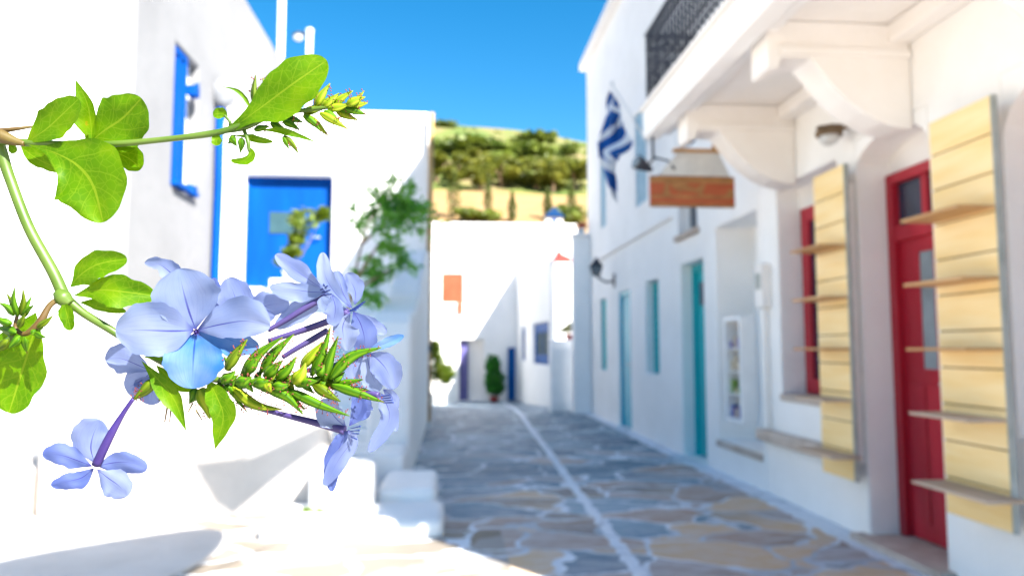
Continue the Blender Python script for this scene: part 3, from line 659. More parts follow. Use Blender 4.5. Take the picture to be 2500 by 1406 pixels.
# low annex at the left of the end house
an = empty('white_kerb_wall', (-1.5, 20.4, -0.2), 'low bright white wall in front of the end house, beyond the ochre pole', 'wall')
MB().box(-3.8, 0.18, 20.3, 20.6, -0.5, 0.30).build('wall', M['plaster'], an, 0.03)
MB().box(-3.85, 0.21, 20.25, 20.65, 0.303, 0.36).build('coping', M['plaster'], an, 0.02)
# middle house
mh = empty('blue_window_house', (2.6, 18, -0.1), 'low white house with dark blue windows on the right before the end of the lane', 'building')
mM = lambda a, b, d: (2.31 - (a - 17) * 0.066 + d, a, b)
mb = MB(); mb.wall(mM, 17.0, 21.95, -0.5, 3.66, 0.4, [(17.25, 19.3, 0.85, 1.88), (20.6, 21.2, 0.9, 1.85)]); mb.build('wall', M['plaster'], mh, 0.03)
mb = MB(); mb.wall(mapY(16.6), 2.34, 4.4, -0.5, 3.2, 0.399, []); mb.build('front_wall', M['plaster'], mh, 0.03)
MB().box(2.75, 6, 17.002, 21.9, -0.5, 3.5).build('rear_block', M['plaster'], mh)
window(mh, mM, 17.255, 19.295, 0.855, 1.875, 0.04, M['blue_shade'], M['glass_teal'], 1, None, 0.24)
window(mh, mM, 20.605, 21.195, 0.905, 1.845, 0.04, M['blue_shade'], M['blue_shade'], 0, None, 0.12)
mb = MB(); mb.prism([(2.28 + .1, 16.7, 3.203), (2.72 + .1, 16.7, 3.203), (2.70 + .1, 16.7, 3.30), (2.44 + .1, 16.7, 3.42), (2.38 + .1, 16.7, 3.52), (2.34 + .1, 16.7, 3.40)], (0, 0.5, 0)); mb.build('red_tile_ridge', M['terracotta'], mh)
mb = MB(); mb.box(2.1, 2.25, 21.0, 21.3, 3.663, 3.75); mb.build('chimney_tile', M['terracotta'], mh)
# gate pillars and low wall between the houses
gw = empty('garden_wall', (2.4, 15.2, 0), 'low white garden wall with pillars beside the end of the teal door house', 'wall')
MB().box(2.02, 2.60, 14.9, 15.1, -0.3, 1.42).build('wall', M['plaster'], gw, 0.03)
MB().box(2.40, 2.745, 14.30, 14.58, -0.2, 3.45).build('pillar', M['plaster'], gw, 0.03)
MB().box(2.38, 2.748, 14.27, 14.59, 3.453, 3.52).build('pillar_cap', M['plaster'], gw, 0.01)
mb = MB()
for i in range(5): mb.box(2.06 + i * 0.10, 2.12 + i * 0.10, 14.86, 14.89, 0.0, 1.25)
mb.build('gate', M['white_paint'], gw)
def pot_plant(name, x, y, z, pr, ph, lobes, n, size, mat, label, cat, pot=True, potmat=None):
    t = empty(name, (x, y, z), label, cat)
    if pot:
        mb = MB(); mb.tube([(x, y, z), (x, y, z + ph * .85), (x, y, z + ph * .86), (x, y, z + ph)], [pr * .7, pr * .95, pr * 1.08, pr * 1.05], 14); mb.build('pot', potmat or M['terracotta'], t)
    mb = MB(); rr = random.Random(int(abs(x) * 1000) + 5)
    for (c, _, _) in lobes: mb.tube([(x, y, z + (ph if pot else 0) - 0.02), ((x + c[0]) / 2 + rr.uniform(-.03, .03), (y + c[1]) / 2, (z + c[2]) / 2 + ph * .3), c], [0.014, 0.01, 0.005], 5)
    mb.build('stem', M['bark'], t)
    mb = MB(); leafcloud(mb, lobes, n, size, 0.7, rr); mb.build('foliage', mat, t)
    return t
pot_plant('potted_shrub', 1.27, 21.5, -0.3, 0.14, 0.16, [((1.27, 21.5, 0.35), .29, .34), ((1.22, 21.5, 0.75), .22, .34), ((1.3, 21.5, .12), .28, .22)], 1300, 0.07, M['dark_shrub'], 'dark green shrub in a pot against the shaded end house wall', 'potted plant')
pot_plant('potted_plant', 2.42, 15.0, 1.42, 0.08, 0.12, [((2.42, 15.0, 1.66), .13, .1), ((2.3, 15.0, 1.62), .12, .05), ((2.48, 15, 1.72), .08, .1)], 180, 0.045, M['pine'], 'small potted plant on top of the low white garden wall', 'potted plant')
pot_plant('red_flower_pot', 2.58, 14.42, 3.52, 0.09, 0.10, [((2.56, 14.42, 3.68), .10, .06), ((2.64, 14.42, 3.70), .08, .05)], 90, 0.035, M['terracotta'], 'pot of red flowers on top of the white pillar', 'potted plant', True, M['white_paint'])
pot_plant('lime_shrub', -0.33, 19.5, -0.25, 0.1, 0.1, [((-0.40, 19.5, 0.75), .30, .40), ((-0.14, 19.5, 0.60), .26, .28), ((-0.42, 19.5, 1.20), .16, .28)], 1500, 0.06, M['lime_shrub'], 'yellow green shrub behind the ochre pole', 'shrub', False)
# ------------------------------------------------------------------ left side
th = empty('tall_house', (-5, 13, 0), 'tall white house at the left with a blue shuttered upper window', 'building')
mL = mapXL(-4.04)
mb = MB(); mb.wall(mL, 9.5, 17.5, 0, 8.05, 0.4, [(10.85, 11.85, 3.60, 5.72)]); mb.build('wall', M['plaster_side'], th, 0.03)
mb = MB(); mb.wall(mapY(9.502), -12, -4.443, 0, 8.05, 0.4, []); mb.build('front_wall', M['plaster'], th, 0.0)
MB().box(-12, -4.45, 9.91, 17.5, 0, 7.9).build('rear_block', M['plaster'], th)
wn = window(th, mL, 10.855, 11.44, 3.605, 5.715, 0.03, M['blue'], M['blue'], 1, None, 0.1)
mb = MB(); mb.box(-4.06, -3.95, 10.86, 11.80, 3.602, 3.68); mb.build('sill', M['blue'], wn, 0.01)
mb = MB(); mb.box(-4.10, -3.96, 11.50, 11.70, 5.15, 5.32); mb.tube([(-4.0, 11.66, 5.3), (-4.0, 11.66, 5.40)], 0.04, 8); mb.box(-4.10, -3.96, 11.52, 11.76, 3.682, 3.76); mb.build('hinge', M['blue'], wn, 0.02)
MB().mbox(mL, 10.86, 11.84, 3.61, 5.71, 0.14, 0.36).build('recess_back', M['plaster'], th)
# drainpipe with hopper head
dp = empty('drainpipe', (-3.97, 12.75, 2), 'blue drainpipe with a white hopper on the corner of the tall house', 'drainpipe')
mb = MB(); mb.tube([(-3.96, 12.72, 0.3), (-3.96, 12.72, 2.6), (-3.95, 12.72, 4.0), (-3.96, 12.72, 5.35)], 0.075, 12); mb.build('pipe', M['blue'], dp)
mb = MB(); mb.tube([(-3.96, 12.72, 5.35), (-3.96, 12.72, 5.42), (-3.93, 12.72, 5.56), (-3.93, 12.72, 5.75), (-3.96, 12.72, 5.85)], [0.09, 0.15, 0.19, 0.17, 0.05], 14); mb.build('hopper', mat_noise('zinc', (0.17, 0.18, 0.2), (0.26, 0.27, 0.29), 5, 0.6, 0, spec=0.2), dp)
# low house with the blue door
lh = empty('blue_door_house', (-2.2, 13, 0), 'low flat roofed white house with a blue door at the head of the steps', 'building')
mF = mapY(13.0)
mb = MB(); mb.wall(mF, -4.035, -0.40, -0.3, 5.47, 0.45, [(-3.60, -2.10, 2.30, 4.27)]); mb.build('wall', M['plaster'], lh, 0.06)
MB().box(-4.0, -0.43, 13.452, 16.8, -0.3, 5.40).build('rear_block', M['plaster_warm'], lh, 0.03)
dr = MB().mbox(mF, -3.53, -2.17, 2.31, 4.20, 0.20, 0.25).build('door', M['blue'], lh)
mb = MB(); mb.mbox(mF, -3.595, -3.532, 2.305, 4.26, 0.16, 0.28); mb.mbox(mF, -2.168, -2.105, 2.305, 4.26, 0.16, 0.28); mb.mbox(mF, -3.531, -2.169, 4.202, 4.26, 0.16, 0.28); mb.mbox(mF, -2.86, -2.84, 2.31, 4.20, 0.19, 0.199); mb.build('frame', M['blue'], dr, 0.01)
MB().mbox(mF, -3.20, -2.58, 3.27, 3.65, 0.185, 0.198).build('pane', M['glass_teal'], dr)
mb = MB(); mb.tube([(-2.32, 13.2, 3.2), (-2.32, 13.13, 3.2), (-2.42, 13.13, 3.2)], 0.014, 8); mb.build('handle', M['metal_grey'], dr)
# plants on the flat roof
pot_plant('roof_plant', -1.1, 13.7, 5.40, 0.1, 0.05, [((-1.35, 13.7, 5.56), .22, .07), ((-1.0, 13.7, 5.60), .14, .1), ((-0.8, 13.7, 5.55), .12, .06)], 160, 0.05, M['lime_shrub'], 'wispy plant on the flat roof of the blue door house', 'plant', False)
# ochre pole at the corner
pl = empty('corner_pole', (-0.36, 12.93, 0), 'slender ochre pole standing at the corner of the blue door house', 'pole')
mb = MB(); mb.tube([(-0.375, 12.85, 0), (-0.385, 12.85, 2.5), (-0.36, 12.85, 5.4)], [0.052, 0.048, 0.044], 10); mb.build('post', M['ochre'], pl)
mb = MB(); mb.box(-0.42, -0.33, 12.78, 12.82, 1.18, 1.30); mb.build('box', M['iron'], pl, 0.01)
# utility pole and street lamp behind
up = empty('utility_pole', (-4.35, 18.6, 0), 'tall white utility pole behind the tall house roof corner', 'pole')
mb = MB(); mb.tube([(-4.33, 18.6, -.2), (-4.36, 18.6, 12)], [0.092, 0.085], 12); mb.build('post', M['white_paint'], up)
slp = empty('street_lamp', (-3.55, 18.2, 0), 'white street lamp with a small round head behind the low house', 'street lamp')
mb = MB(); mb.tube([(-3.55, 18.2, -.2), (-3.56, 18.2, 9.15)], [0.078, 0.072], 12); mb.sphere((-3.56, 18.2, 9.15), 0.10, .6); mb.build('post', M['white_paint'], slp)
mb = MB(); mb.tube([(-3.56, 18.2, 9.02), (-3.75, 18.2, 9.10), (-3.86, 18.2, 9.05)], 0.025, 8); mb.tube([(-3.84, 18.2, 9.10), (-3.84, 18.2, 9.02)], [0.06, 0.15], 12); mb.build('arm', M['iron'], slp)
mb = MB(); mb.sphere((-3.84, 18.2, 8.97), 0.12, .8); mb.build('lamp_glass', M['lampglass'], slp)

# outside staircase with rounded parapet
st = empty('staircase', (-1.4, 8, 0), 'whitewashed outside steps with a rounded parapet climbing to the blue door', 'staircase')
mb = MB()
n = 12; y0 = 7.45; dy = 0.36; rise = 2.30 / n
pts = [(-2.75, y0, -0.05)]
for i in range(n): pts += [(-2.75, y0 + i * dy, (i + 1) * rise), (-2.75, y0 + (i + 1) * dy, (i + 1) * rise)]
pts += [(-2.75, 12.995, 2.30), (-2.75, 12.995, -0.05)]
mb.prism(pts, (1.94, 0, 0)); mb.build('steps', M['plaster'], st, 0.015)
# parapet: profile climbs with the steps, rounded nose
mb = MB()
prof = [(7.30, -0.05), (7.28, 1.35), (7.34, 1.50), (7.48, 1.60), (8.2, 1.66), (9.5, 1.95), (11.0, 2.7), (12.99, 2.95), (12.99, -0.05)]
mb.prism([(-0.80, y, z) for y, z in prof], (0.42, 0, 0)); mb.build('parapet', M['plaster'], st, 0.06, segs=5)
# the first flight climbs leftwards behind a guard wall that faces the camera
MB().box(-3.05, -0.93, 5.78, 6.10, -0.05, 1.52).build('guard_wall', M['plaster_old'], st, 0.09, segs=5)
for i in range(5): MB().box(-0.95 - 0.30 * i - (0.3 if i < 4 else 1.6), -0.90 - 0.30 * i if i == 0 else -0.952 - 0.30 * i, 6.103, 7.27, -0.05, 0.42 + 0.17 * i).build('landing_step', M['plaster'], st, 0.055)
MB().box(-0.898, -0.40, 6.60, 7.27, -0.05, 0.34).build('landing_step', M['plaster'], st, 0.055)
MB().box(-1.00, -0.55, 5.42, 5.775, -0.05, 0.42).build('landing_step', M['plaster'], st, 0.055, segs=4)
MB().box(-0.545, -0.10, 5.72, 6.59, -0.05, 0.20).build('landing_step', M['plaster'], st, 0.055)
MB().box(-1.25, -0.04, 5.05, 5.715, -0.05, 0.11).build('landing_step', M['plaster'], st, 0.055, segs=4)
# planter wall at the left
lw = empty('low_wall', (-3.5, 6.5, 0), 'low rounded white bench wall at the foot of the tall house', 'wall')
mb = MB()
prof = [(5.35, -0.05), (5.32, 0.22), (5.40, 0.32), (6.1, 0.36), (6.13, 0.95), (6.22, 1.08), (6.8, 1.10), (6.9, 1.0), (6.9, -0.05)]
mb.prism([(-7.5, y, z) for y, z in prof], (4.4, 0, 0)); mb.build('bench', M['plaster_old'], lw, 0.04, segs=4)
mb = MB(); ap = [(-7, 2.0), (-7, 5.9), (-3.2, 5.9), (-3.0, 5.775), (-1.9, 5.775), (-1.75, 5.4), (-1.42, 5.2), (-1.40, 4.8), (-1.47, 4.4), (-1.62, 4.0), (-1.9, 3.4), (-2.4, 2.6), (-2.6, 2.0)]
mb.prism([(x, y, -0.04) for x, y in ap], (0, 0, 0.062)); tag(mb.build('whitewashed_apron', mat_noise('apron_limewash', (0.56, 0.52, 0.48), (0.68, 0.64, 0.60), 1.5, 0.9, 0.5, bscale=8), None, 0.012), 'smooth whitewashed apron between the lane and the white bench wall', None, None, 'structure')
# weeds in the joint by the landing
mb = MB(); rr = random.Random(9)
for k in range(40):
    x = -0.92 + rr.uniform(-.11, .13); y = 5.36 + rr.uniform(-.04, .04); d = Vector((rr.uniform(-.6, .6), rr.uniform(-.3, .3), 1)).normalized() * rr.uniform(.02, .045)
    p = Vector((x, y, 0.11)); s_ = Vector((d.z, 0, -d.x)) * 0.3
    mb.bm.faces.new([mb.bm.verts.new(v) for v in (p, p + d * .5 + s_, p + d, p + d * .5 - s_)])
tag(mb.build('weeds', M['lime_shrub']), 'tiny bright green weeds growing on the white step', None, None, 'stuff')
# feathery shrub growing by the parapet
def shrub():
    t = empty('feathery_shrub', (-1.15, 8.6, 1.3), 'feathery green shrub leaning over the parapet by the blue door', 'shrub')
    rr = random.Random(11); mb = MB(); lf = MB(); Y = 8.6
    def w(px, py, Yv=Y): return Vector(((px - 1100) / 1800 * Yv, Yv, CH + (850 - py) / 1800 * Yv))
    trunks = [[(850, 790), (862, 700), (880, 600), (900, 540), (930, 490)], [(862, 700), (900, 640), (930, 590)], [(880, 600), (940, 540), (1000, 520)], [(855, 740), (890, 700), (950, 660)]]
    for tr_ in trunks:
        P = [w(*p) + Vector((0, rr.uniform(-.1, .1), 0)) for p in tr_]; mb.tube(P, [0.020 - 0.003 * i for i in range(len(P))], 6)
    mb.build('trunk', M['bark_pale'], t)
    # fronds: (base, tip, density)
    fr = [((930, 490), (965, 438), 1.2), ((930, 495), (900, 455), .9), ((940, 500), (1010, 460), 1.2), ((950, 510), (1040, 500), 1.2), ((955, 520), (1075, 530), 1.0), ((940, 520), (1035, 560), 1.1), ((930, 520), (985, 565), 1.2), ((905, 540), (960, 590), 1.1),
          ((900, 540), (850, 500), .6), ((890, 580), (860, 540), .5), ((930, 590), (985, 610), 1.0), ((930, 590), (1010, 650), .9), ((910, 620), (900, 660), .8), ((950, 660), (870, 660), 1.0), ((950, 655), (900, 690), .9), ((950, 655), (985, 640), .7), ((890, 710), (930, 740), .8), ((880, 730), (925, 725), .7),
          ((935, 480), (945, 520), 1.2), ((920, 500), (890, 530), 1.0), ((960, 470), (1000, 500), 1.2), ((980, 490), (1020, 530), 1.1)]
    for (a, b_, den) in fr:
        A, B = w(*a), w(*b_); A.y += rr.uniform(-.25, .25); B.y += rr.uniform(-.3, .3)
        ax = (B - A); ln = ax.length; ax.normalize()
        for k in range(int(125 * den)):
            s_ = rr.random(); p = A + ax * ln * s_ + Vector((0, 0, -0.10 * ln * (s_ * 2 - 1) ** 2)) + Vector((rr.gauss(0, .045), rr.gauss(0, .09), rr.gauss(0, .036)))
            d = (ax * rr.uniform(.2, 1) + Vector((rr.gauss(0, .5), rr.gauss(0, .6), rr.gauss(-.1, .5)))).normalized(); e = d.orthogonal().normalized(); e.rotate(Matrix.Rotation(rr.uniform(0, 6.28), 3, d)); q = rr.uniform(.05, .12)
            lf.bm.faces.new([lf.bm.verts.new(v) for v in (p, p + d * q * .5 + e * q * .16, p + d * q, p + d * q * .5 - e * q * .2)])
    lf.build('foliage', M['bamboo'], t)
shrub()
# pot plant on the landing in front of the blue door
t = pot_plant('landing_plant', -2.55, 11.9, 2.30, 0.12, 0.18,
    [((-2.36, 11.9, 3.27), .24, .24), ((-2.45, 11.9, 2.98), .14, .10), ((-2.52, 11.9, 2.78), .16, .10), ((-2.05, 11.9, 3.4), .10, .12), ((-2.65, 11.9, 2.62), .14, .08)], 1000, 0.06, M['lime_shrub'], 'bushy green plant standing in front of the blue door', 'potted plant', True, M['white_paint'])

# ------------------------------------------------------------------ the plumbago branch close to the lens
def mat_leaf():
    m, t, b = newmat('plumbago_leaf')
    uv = N(t, 'ShaderNodeUVMap'); sep = N(t, 'ShaderNodeSeparateXYZ'); L(t, uv.outputs[0], sep.inputs[0])
    u, v = sep.outputs['X'], sep.outputs['Y']                   # u along the midrib in cm, v across -1..1
    tc = N(t, 'ShaderNodeTexCoord'); n = N(t, 'ShaderNodeTexNoise', Scale=140.0, Detail=4.0); L(t, tc.outputs['Object'], n.inputs['Vector'])
    n2 = N(t, 'ShaderNodeTexNoise', Scale=900.0, Detail=3.0); L(t, tc.outputs['Object'], n2.inputs['Vector'])
    av = math_(t, 'ABSOLUTE', v)
    c = ramp(t, n.outputs['Fac'], [(0.3, (0.085, 0.27, 0.0)), (0.55, (0.155, 0.38, 0.0)), (0.72, (0.25, 0.46, 0.001))])
    mid = math_(t, 'LESS_THAN', av, 0.035)
    wob = math_(t, 'MULTIPLY', math_(t, 'SUBTRACT', n.outputs['Fac'], 0.5), 0.55)
    sv = math_(t, 'FRACT', math_(t, 'ADD', math_(t, 'MULTIPLY', math_(t, 'SUBTRACT', u, math_(t, 'MULTIPLY', av, 0.55)), 2.6), wob))
    side = math_(t, 'MULTIPLY', math_(t, 'LESS_THAN', math_(t, 'ABSOLUTE', math_(t, 'SUBTRACT', sv, 0.5)), 0.035), math_(t, 'LESS_THAN', av, 0.86))
    vor = N(t, 'ShaderNodeTexVoronoi', feature='DISTANCE_TO_EDGE', Scale=620.0); L(t, tc.outputs['Object'], vor.inputs['Vector'])
    ret = math_(t, 'MULTIPLY', math_(t, 'LESS_THAN', vor.outputs['Distance'], 0.05), 0.28)
    veins = math_(t, 'MAXIMUM', math_(t, 'MULTIPLY', mid, 0.9), math_(t, 'MAXIMUM', math_(t, 'MULTIPLY', side, 0.45), ret))
    col = mix(t, veins, c, (0.36, 0.54, 0.02))
    spot = math_(t, 'MULTIPLY', math_(t, 'GREATER_THAN', n.outputs['Fac'], 0.735), 0.55)
    col = mix(t, spot, col, (0.60, 0.36, 0.01))
    col = dim(t, col, 0.52)
    L(t, col, b.inputs['Base Color']); b.inputs['Roughness'].default_value = 0.5; b.inputs['Specular IOR Level'].default_value = 0.2
    bp = N(t, 'ShaderNodeBump', Strength=0.25, Distance=0.0002); L(t, math_(t, 'SUBTRACT', n2.outputs['Fac'], veins), bp.inputs['Height']); L(t, bp.outputs[0], b.inputs['Normal'])
    tr = N(t, 'ShaderNodeBsdfTranslucent'); L(t, mix(t, 0.35, col, (0.18, 0.30, 0.0)), tr.inputs['Color'])
    mx = N(t, 'ShaderNodeMixShader'); mx.inputs[0].default_value = 0.5
    L(t, b.outputs[0], mx.inputs[1]); L(t, tr.outputs[0], mx.inputs[2]); L(t, mx.outputs[0], t.nodes['Material Output'].inputs[0])
    return m
def mat_petal(name, base, edge, vein, transl=0.58):
    m, t, b = newmat(name)
    uv = N(t, 'ShaderNodeUVMap'); sep = N(t, 'ShaderNodeSeparateXYZ'); L(t, uv.outputs[0], sep.inputs[0])
    u, v = sep.outputs['X'], sep.outputs['Y']                   # u 0..1 along the petal, v across
    tc = N(t, 'ShaderNodeTexCoord'); n = N(t, 'ShaderNodeTexNoise', Scale=110.0, Detail=3.0); L(t, tc.outputs['Object'], n.inputs['Vector'])
    mp = N(t, 'ShaderNodeMapping'); mp.inputs['Scale'].default_value = (1.2, 7, 1); L(t, uv.outputs[0], mp.inputs[0])
    n2 = N(t, 'ShaderNodeTexNoise', Scale=2.2, Detail=4.0); L(t, mp.outputs[0], n2.inputs['Vector'])
    col = mix(t, ramp(t, n.outputs['Fac'], [(0.35, (0, 0, 0)), (0.65, (1, 1, 1))]), base, edge)
    col = mix(t, math_(t, 'MULTIPLY', math_(t, 'MAXIMUM', math_(t, 'SUBTRACT', n2.outputs['Fac'], 0.48), 0.0), 0.55), col, vein)
    wdt = math_(t, 'MULTIPLY', math_(t, 'MAXIMUM', math_(t, 'SUBTRACT', 0.95, u), 0.0), 0.075)
    av = math_(t, 'ABSOLUTE', v)
    d = math_(t, 'MAXIMUM', math_(t, 'SUBTRACT', 1.0, math_(t, 'DIVIDE', av, math_(t, 'ADD', wdt, 0.002))), 0.0)
    line = math_(t, 'MULTIPLY', math_(t, 'MINIMUM', math_(t, 'MULTIPLY', d, 2.0), 1.0), math_(t, 'MINIMUM', math_(t, 'MULTIPLY', math_(t, 'SUBTRACT', 1.0, u), 1.3), 0.85))
    throat = math_(t, 'MAXIMUM', math_(t, 'SUBTRACT', 1.0, math_(t, 'MULTIPLY', u, 7.0)), 0.0)
    f = math_(t, 'MINIMUM', math_(t, 'MAXIMUM', line, math_(t, 'MULTIPLY', throat, 0.9)), 1.0)
    col = mix(t, f, col, vein)
    col = dim(t, col, 0.60)
    L(t, col, b.inputs['Base Color']); b.inputs['Roughness'].default_value = 0.7; b.inputs['Specular IOR Level'].default_value = 0.12
    bp = N(t, 'ShaderNodeBump', Strength=0.2, Distance=0.0003); L(t, n2.outputs['Fac'], bp.inputs['Height']); L(t, bp.outputs[0], b.inputs['Normal'])
    tr = N(t, 'ShaderNodeBsdfTranslucent'); L(t, col, tr.inputs['Color'])
    mx = N(t, 'ShaderNodeMixShader'); mx.inputs[0].default_value = transl
    L(t, b.outputs[0], mx.inputs[1]); L(t, tr.outputs[0], mx.inputs[2]); L(t, mx.outputs[0], t.nodes['Material Output'].inputs[0])
    return m
M['leaf'] = mat_leaf()
M['petal'] = mat_petal('pale_blue_petal', (0.32, 0.42, 0.72), (0.42, 0.50, 0.76), (0.06, 0.06, 0.44))
M['petal_blue'] = mat_petal('clear_blue_petal', (0.05, 0.22, 0.56), (0.22, 0.36, 0.70), (0.02, 0.07, 0.40), 0.35)
M['petal_lilac'] = mat_petal('lilac_petal', (0.28, 0.36, 0.70), (0.37, 0.45, 0.75), (0.05, 0.04, 0.38))
M['petal_deep'] = mat_petal('deep_lilac_petal', (0.13, 0.19, 0.54), (0.22, 0.29, 0.64), (0.05, 0.03, 0.33))
M['tube'] = foliage('flower_tube', (0.13, 0.08, 0.36), (0.22, 0.17, 0.50), 0.35, 120)
M['tube_deep'] = foliage('deep_flower_tube', (0.05, 0.02, 0.26), (0.10, 0.05, 0.36), 0.25, 120)
M['stem'] = foliage('green_stem', (0.11, 0.23, 0.01), (0.20, 0.32, 0.04), 0.15, 90, 0.45)
M['stem_red'] = foliage('reddish_stem', (0.20, 0.10, 0.03), (0.26, 0.20, 0.03), 0.15, 90)
M['hair'] = mat_noise('gland_hairs', (0.14, 0.015, 0.02), (0.22, 0.05, 0.03), 200, 0.4, 0)
M['anther'] = mat_noise('dark_anthers', (0.01, 0.02, 0.10), (0.02, 0.04, 0.2), 200, 0.5, 0)
def mat_calyx(name, c0, c1, tip):
    m, t, b = newmat(name)
    uv = N(t, 'ShaderNodeUVMap'); sep = N(t, 'ShaderNodeSeparateXYZ'); L(t, uv.outputs[0], sep.inputs[0])
    tc = N(t, 'ShaderNodeTexCoord'); n = N(t, 'ShaderNodeTexNoise', Scale=300.0, Detail=3.0); L(t, tc.outputs['Object'], n.inputs['Vector'])
    rib = math_(t, 'ABSOLUTE', math_(t, 'SUBTRACT', math_(t, 'FRACT', math_(t, 'MULTIPLY', sep.outputs['Y'], 5.0)), 0.5))
    col = mix(t, ramp(t, rib, [(0.12, (1, 1, 1)), (0.3, (0, 0, 0))]), c0, c1)
    tf = math_(t, 'MINIMUM', math_(t, 'MAXIMUM', math_(t, 'MULTIPLY', math_(t, 'ADD', math_(t, 'SUBTRACT', sep.outputs['X'], 0.90), math_(t, 'MULTIPLY', math_(t, 'SUBTRACT', n.outputs['Fac'], 0.5), 0.5)), 3.5), 0.0), 0.8)
    col = mix(t, tf, col, tip)
    col = dim(t, col, 0.64)
    L(t, col, b.inputs['Base Color']); b.inputs['Roughness'].default_value = 0.5; b.inputs['Specular IOR Level'].default_value = 0.2
    bp = N(t, 'ShaderNodeBump', Strength=0.5, Distance=0.0003); L(t, rib, bp.inputs['Height']); L(t, bp.outputs[0], b.inputs['Normal'])
    tr = N(t, 'ShaderNodeBsdfTranslucent'); L(t, col, tr.inputs['Color'])
    mx = N(t, 'ShaderNodeMixShader'); mx.inputs[0].default_value = 0.35
    L(t, b.outputs[0], mx.inputs[1]); L(t, tr.outputs[0], mx.inputs[2]); L(t, mx.outputs[0], t.nodes['Material Output'].inputs[0])
    return m
M['calyx'] = mat_calyx('green_calyx', (0.07, 0.22, 0.002), (0.17, 0.36, 0.008), (0.34, 0.12, 0.02))
M['calyx_y'] = mat_calyx('yellow_calyx', (0.26, 0.40, 0.006), (0.50, 0.58, 0.03), (0.50, 0.20, 0.06))
M['calyx_b'] = mat_calyx('bronze_calyx', (0.12, 0.20, 0.004), (0.22, 0.32, 0.01), (0.28, 0.09, 0.03))

D0 = 0.153
def P(px, py, d=0.0):          # d: millimetres behind the focal plane
    z = D0 + d / 1000
    return CAM + (FW + RT * ((px - 1250) / FPX) + UP * ((703 - py) / FPX)) * z
MM = 1000 * D0 / FPX           # one photo pixel at the branch, in mm (0.085)
branch = empty('plumbago_branch', tuple(P(-60, 340, 0)), 'flowering branch with pale blue plumbago flowers and lime green leaves close to the camera', 'flowering branch')
def cat(pts, n):
    pts = [Vector(p) for p in pts]
    if len(pts) == 2: return [pts[0].lerp(pts[1], i / (n - 1)) for i in range(n)]
    ex = [pts[0] * 2 - pts[1]] + pts + [pts[-1] * 2 - pts[-2]]; out = []
    m = len(pts) - 1
    for i in range(n):
        f = i / (n - 1) * m; k = min(int(f), m - 1); t = f - k; a, b, c, d = ex[k:k + 4]
        out.append(0.5 * ((2 * b) + (c - a) * t + (2 * a - 5 * b + 4 * c - d) * t * t + (3 * b - a - 3 * c + d) * t ** 3))
    return out
def prof(ws, n):
    p = cat([Vector((w_, 0, 0)) for w_ in ws], n); return [max(0.0, q.x) for q in p]
def samp(pts, ks):
    big = cat(pts, 401); return [big[min(400, round(k * 400))] for k in ks]
BLADE = random.Random(33)
def blade(name, mid, wl, wr, mat, parent, cup=0.25, wave=0.6, nu=30, nv=14, cm=True, notch=0, label=None, curl=0.0, pt=False):
    """a leaf or petal: midrib through mid = (px, py, depth mm), half widths in px to its left and right"""
    mid = [(p[0], p[1], p[2] if len(p) > 2 else 0.0) for p in mid]
    ks = [1 - (1 - i / (nu - 1)) ** 1.7 for i in range(nu)]
    C_ = samp(mid, ks)
    def wid(ws):
        if pt: return [max(0.0, q.x) for q in samp([(w_, 0, 0) for w_ in ws], ks)]
        w2 = list(ws); w2[-2] = max(w2[-2], w2[-3] * 0.9); w2[-1] = w2[-2] * 0.95
        return [max(0.0, q.x) * max(0.0, 1 - max(0.0, (k - .64) / .36) ** 2.1) ** 0.5 for q, k in zip(samp([(w_, 0, 0) for w_ in w2], ks), ks)]
    WL = wid(wl); WR = wid(wr); ph = [BLADE.uniform(0, 6.28) for _ in range(4)]
    mb = MB(); g = []; ln = 0; lns = []
    for i, c in enumerate(C_):
        if i: ln += (Vector(C_[i].xy) - Vector(C_[i - 1].xy)).length
        lns.append(ln)
    tot = max(ln, 1e-6)
    for i, c in enumerate(C_):
        tg = (C_[min(i + 1, nu - 1)] - C_[max(i - 1, 0)]); tg.z = 0
        tg = tg.normalized() if tg.length > 0 else Vector((1, 0, 0)); nr = Vector((tg.y, -tg.x, 0)); row = []
        k = ks[i]
        for j in range(nv + 1):
            v = j / nv * 2 - 1; wd = WL[i] if v < 0 else WR[i]
            av = abs(v)
            back = 0
            if notch and k > .8: back = -notch * (1 - av) ** 2 * ((k - .8) / .2) ** 2
            q = c + nr * (v * wd) + tg * back
            wd = wd * (1 + (0.035 * math.sin(k * 21 + ph[2]) + 0.03 * math.sin(k * 37 + ph[0]) + 0.03 * math.sin(k * 13 + ph[3])) * (1 if abs(v) > .55 else 0.4) * min(1, 3 * k))
            q = c + nr * (v * wd) + tg * (back + 0.06 * WL[i] * math.sin(v * 6 + ph[1]) * max(0, k - .8) * 5)
            dz = -cup * 0.7 * (av ** 1.6) * wd * MM + wave * wd * MM * 0.14 * (math.sin(k * 9 + ph[0] + v * 2) * av + 0.6 * math.sin(k * 17 + ph[1]) * av ** 3 + 0.4 * math.sin(v * 5 + ph[2]) * k)
            dz += curl * k * k * tot * MM
            row.append((mb.bm.verts.new(P(q.x, q.y, c.z + dz)), (lns[i] * MM / 10 if cm else k), v))
        g.append(row)
    for i in range(nu - 1):
        for j in range(nv):
            q = [g[i][j], g[i][j + 1], g[i + 1][j + 1], g[i + 1][j]]
            f = mb.bm.faces.new([e[0] for e in q]); f.smooth = True
            for l_, e in zip(f.loops, q): l_[mb.uv].uv = (e[1], e[2])
    bmesh.ops.remove_doubles(mb.bm, verts=mb.bm.verts, dist=1e-7)
    o = mb.build(name, mat, parent, recalc=False)
    if label: o['label'] = label
    return o
